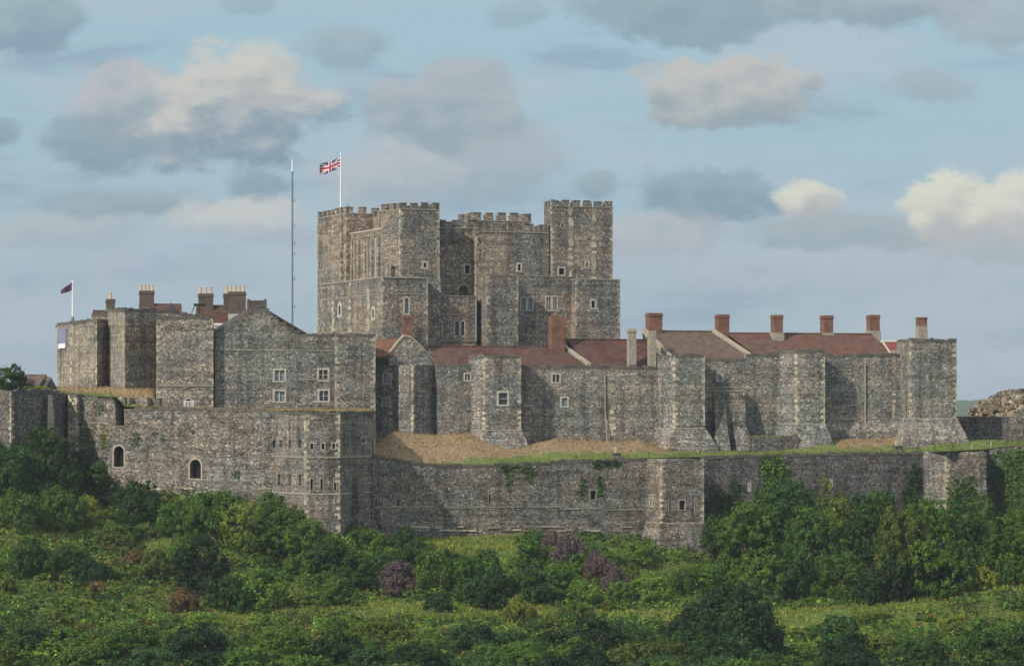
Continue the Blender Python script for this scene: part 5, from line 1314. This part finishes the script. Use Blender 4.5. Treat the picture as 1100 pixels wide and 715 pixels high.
GC = np.repeat(GC, rep, axis=0) + np.c_[rng.uniform(-.25, .25, (n * rep, 2)), np.zeros(n * rep)]; GT = np.repeat(np.array(GT), rep, axis=0); n *= rep
a = rng.uniform(0, 3.14, n); wv_ = np.c_[np.cos(a), np.sin(a), np.zeros(n)] * .09; hv = np.c_[rng.normal(0, .12, (n, 2)), rng.uniform(.18, .42, n)]
V = np.empty((n, 4, 3)); V[:, 0] = GC - wv_; V[:, 1] = GC + wv_; V[:, 2] = GC + wv_ * .3 + hv; V[:, 3] = GC - wv_ * .3 + hv
o = bpy.data.objects.new('rough_grass', quad_mesh('rough_grass', V.reshape(-1, 3), m_cover, GT)); COL.objects.link(o)
tag(o, 'rough yellow green grass along the banks of the hillside', 'grass'); o['kind'] = 'stuff'
# short turf tufts on the terrace edge and under the walls
TC, TT = [], []
for k in range(16000):
    px = random.uniform(0, 1120); y0_, y1_ = yout(px) + .5, yin(px) + 2; t = random.random(); Y = y0_ + (y1_ - y0_) * t; x = (px - HX) * Y / FP
    lim = .35 if px < 130 else lerp([(232, .1), (400, .02), (440, .06), (500, .3), (560, .45), (700, .42), (745, .55), (757, 2), (885, 1.2), (900, .4), (1005, .45), (1030, 1.2), (1100, 2)], px)
    TC.append((x, Y, terrace_z(px, Y))); TT.append(np.array((.12, .16, .04)) * random.uniform(.8, 1.2) if t < lim + random.uniform(-.08, .08) else np.array((.3, .22, .12)) * random.uniform(.6, 1.15))
TC = np.array(TC); n = len(TC); a = rng.uniform(0, 3.14, n); wv_ = np.c_[np.cos(a), np.sin(a), np.zeros(n)] * .07; hv = np.c_[rng.normal(0, .06, (n, 2)), rng.uniform(.08, .28, n)]
V = np.empty((n, 4, 3)); V[:, 0] = TC - wv_; V[:, 1] = TC + wv_; V[:, 2] = TC + wv_ * .3 + hv; V[:, 3] = TC - wv_ * .3 + hv
o = bpy.data.objects.new('terrace_grass', quad_mesh('terrace_grass', V.reshape(-1, 3), m_cover, np.array(TT))); COL.objects.link(o)
tag(o, 'short green and dry brown grass on the terrace between the walls', 'grass'); o['kind'] = 'stuff'

# ivy and wall plants
def ivy(name, label, F, spots, colour, v=0.0, dens=40, leaf=.19, thick=.5):
    pts_ = []
    for px, py, rx, ry in spots:
        uc, zc = F.U(px, v), F.zp(px, py, v); k = F.o[1] / FP; a, b_ = rx * k, ry * k
        for _ in range(int(dens * 4 * a * b_)):
            u, w_ = random.uniform(-1.15, 1.15), random.uniform(-1.15, 1.15)
            if u * u + w_ * w_ + noise.noise((u * 3 + px, w_ * 3, 1)) * .9 > 1: continue
            th = thick * (.35 + .65 * abs(noise.noise((u * a * .8 + px, w_ * b_ * .8, 4)) * 2)); x, y = F.xy(uc + u * a, v - random.uniform(.02, th)); pts_.append((x, y, zc + w_ * b_))
    C_ = np.array(pts_); nn_ = np.tile([-F.xy(0, 1)[0] + F.xy(0, 0)[0], -F.xy(0, 1)[1] + F.xy(0, 0)[1], .35], (len(C_), 1))
    o = bpy.data.objects.new(name, quad_mesh(name, leaf_arrays(C_, nn_, leaf, .6), m_ivy)); COL.objects.link(o); recenter(o); o.color = (*CLR[colour], 1)
    tag(o, label, 'wall plant' if name == 'wall_plant' else 'ivy'); return o
ivy('ivy', 'thick ivy sheet covering the outer wall at the right edge', FO3, [(px, py, 13, 14) for px in range(1076, 1200, 12) for py in (497, 515, 535, 556)], 'mid green', dens=30)
ivy('ivy', 'bright ivy column hanging from the top of the eastern outer wall', FO2, [(826, 497, 12, 9), (832, 507, 17, 16), (836, 525, 20, 18), (822, 540, 16, 20), (846, 548, 18, 16)], 'light green')
ivy('ivy', 'yellowish ivy tuft midway along the eastern outer wall', FO2, [(885, 522, 6, 9)], 'yellowish green')
ivy('ivy', 'dark ivy on the wall just right of the square outer tower', FO2, [(770, 548, 16, 20), (790, 532, 8, 16)], 'dark green')
ivy('ivy', 'dark ivy climbing left of the eastern outer tower', FO2, [(982, 515, 8, 18), (975, 535, 10, 12)], 'dark green')
fe = Fr(FR_E[0], FR_E[1]) if 'FR_E' in globals() else Fr(pt(1016, 403.5), pt(1060, 405))
ivy('ivy', 'mid green ivy over the front of the eastern outer tower', fe, [(1024, 535, 8, 22), (1040, 530, 12, 20), (1030, 552, 18, 14)], 'mid green', v=-.1)
ivy('ivy', 'thin dark ivy trailing from the top of the long outer wall', FO, [(553, 502, 14, 4), (567, 509, 5, 12), (546, 516, 3, 9), (541, 503, 4, 4)], 'mid green', thick=.2)
ivy('ivy', 'ivy strip left of the small opening in the long outer wall', FO, [(625, 524, 4, 12)], 'mid green', thick=.2)
ivy('ivy', 'ivy strip right of the small opening in the long outer wall', FO, [(645, 522, 4.5, 12)], 'mid green', thick=.2)
ivy('ivy', 'flat ivy mat along the wall top left of the square outer tower', FO, [(642, 498, 7, 5), (658, 498, 11, 4)], 'dark green', thick=.2)
for px, py, rx, ry, c, lab, F in [(146, 471, 6, 8, 'mid green', 'leafy tuft on the arched wall, up right of the left opening', FW), (167, 466, 4, 3, 'mid green', 'small green tuft above the middle of the arched wall', FW), (190.5, 463, 4, 3, 'light green', 'small tuft high on the arched wall above the right opening', FW),
    (176, 472, 3, 3, 'dark green', 'tiny dark tuft between the two arched openings', FW), (207, 463, 3, 2.5, 'mid green', 'tiny tuft straight above the right arched opening', FW), (254, 508, 5, 5, 'mid green', 'round tuft right of the right arched opening', FW),
    (107, 439, 4, 7, 'light green', 'bright upright tuft on the rampart wall below its top', F2_), (113, 472, 6, 14, 'yellowish green', 'yellow green creeper on the rampart wall left of the arched opening', F2_), (92, 470, 9, 12, 'light green', 'light green creeper on the rampart wall behind the big tree', F2_),
    (205, 528, 6, 8, 'light green', 'weeds on the arched wall under the right opening', FW), (504, 460, 3, 5, 'dark green', 'dark tuft on the inner wall foot left of the window tower', FI), (418, 456, 3, 5, 'mid green', 'small tuft at the foot of the gabled tower house', FI)]:
    ivy('wall_plant', lab, F, [(px, py, rx, ry)], c, dens=40, leaf=.12, thick=.35)

# ------------------------------------------------------------------ the air
HZ = MB(); HZ.rings([([(-6100, -950), (6100, -950), (6100, 9100), (-6100, 9100)], -1.5), ([(-6100, -950), (6100, -950), (6100, 9100), (-6100, 9100)], 82.0)])
m = bpy.data.materials.new('haze'); m.use_nodes = True; nt = m.node_tree; nt.nodes.remove(nt.nodes['Principled BSDF'])
pv = nt.nodes.new('ShaderNodeVolumePrincipled'); pv.inputs['Color'].default_value = (.8, .88, 1, 1); pv.inputs['Density'].default_value = .00011; pv.inputs['Anisotropy'].default_value = .2
nt.links.new(pv.outputs[0], nt.nodes['Material Output'].inputs['Volume'])
hz_ = HZ.build('haze', m); hz_['kind'] = 'stuff'
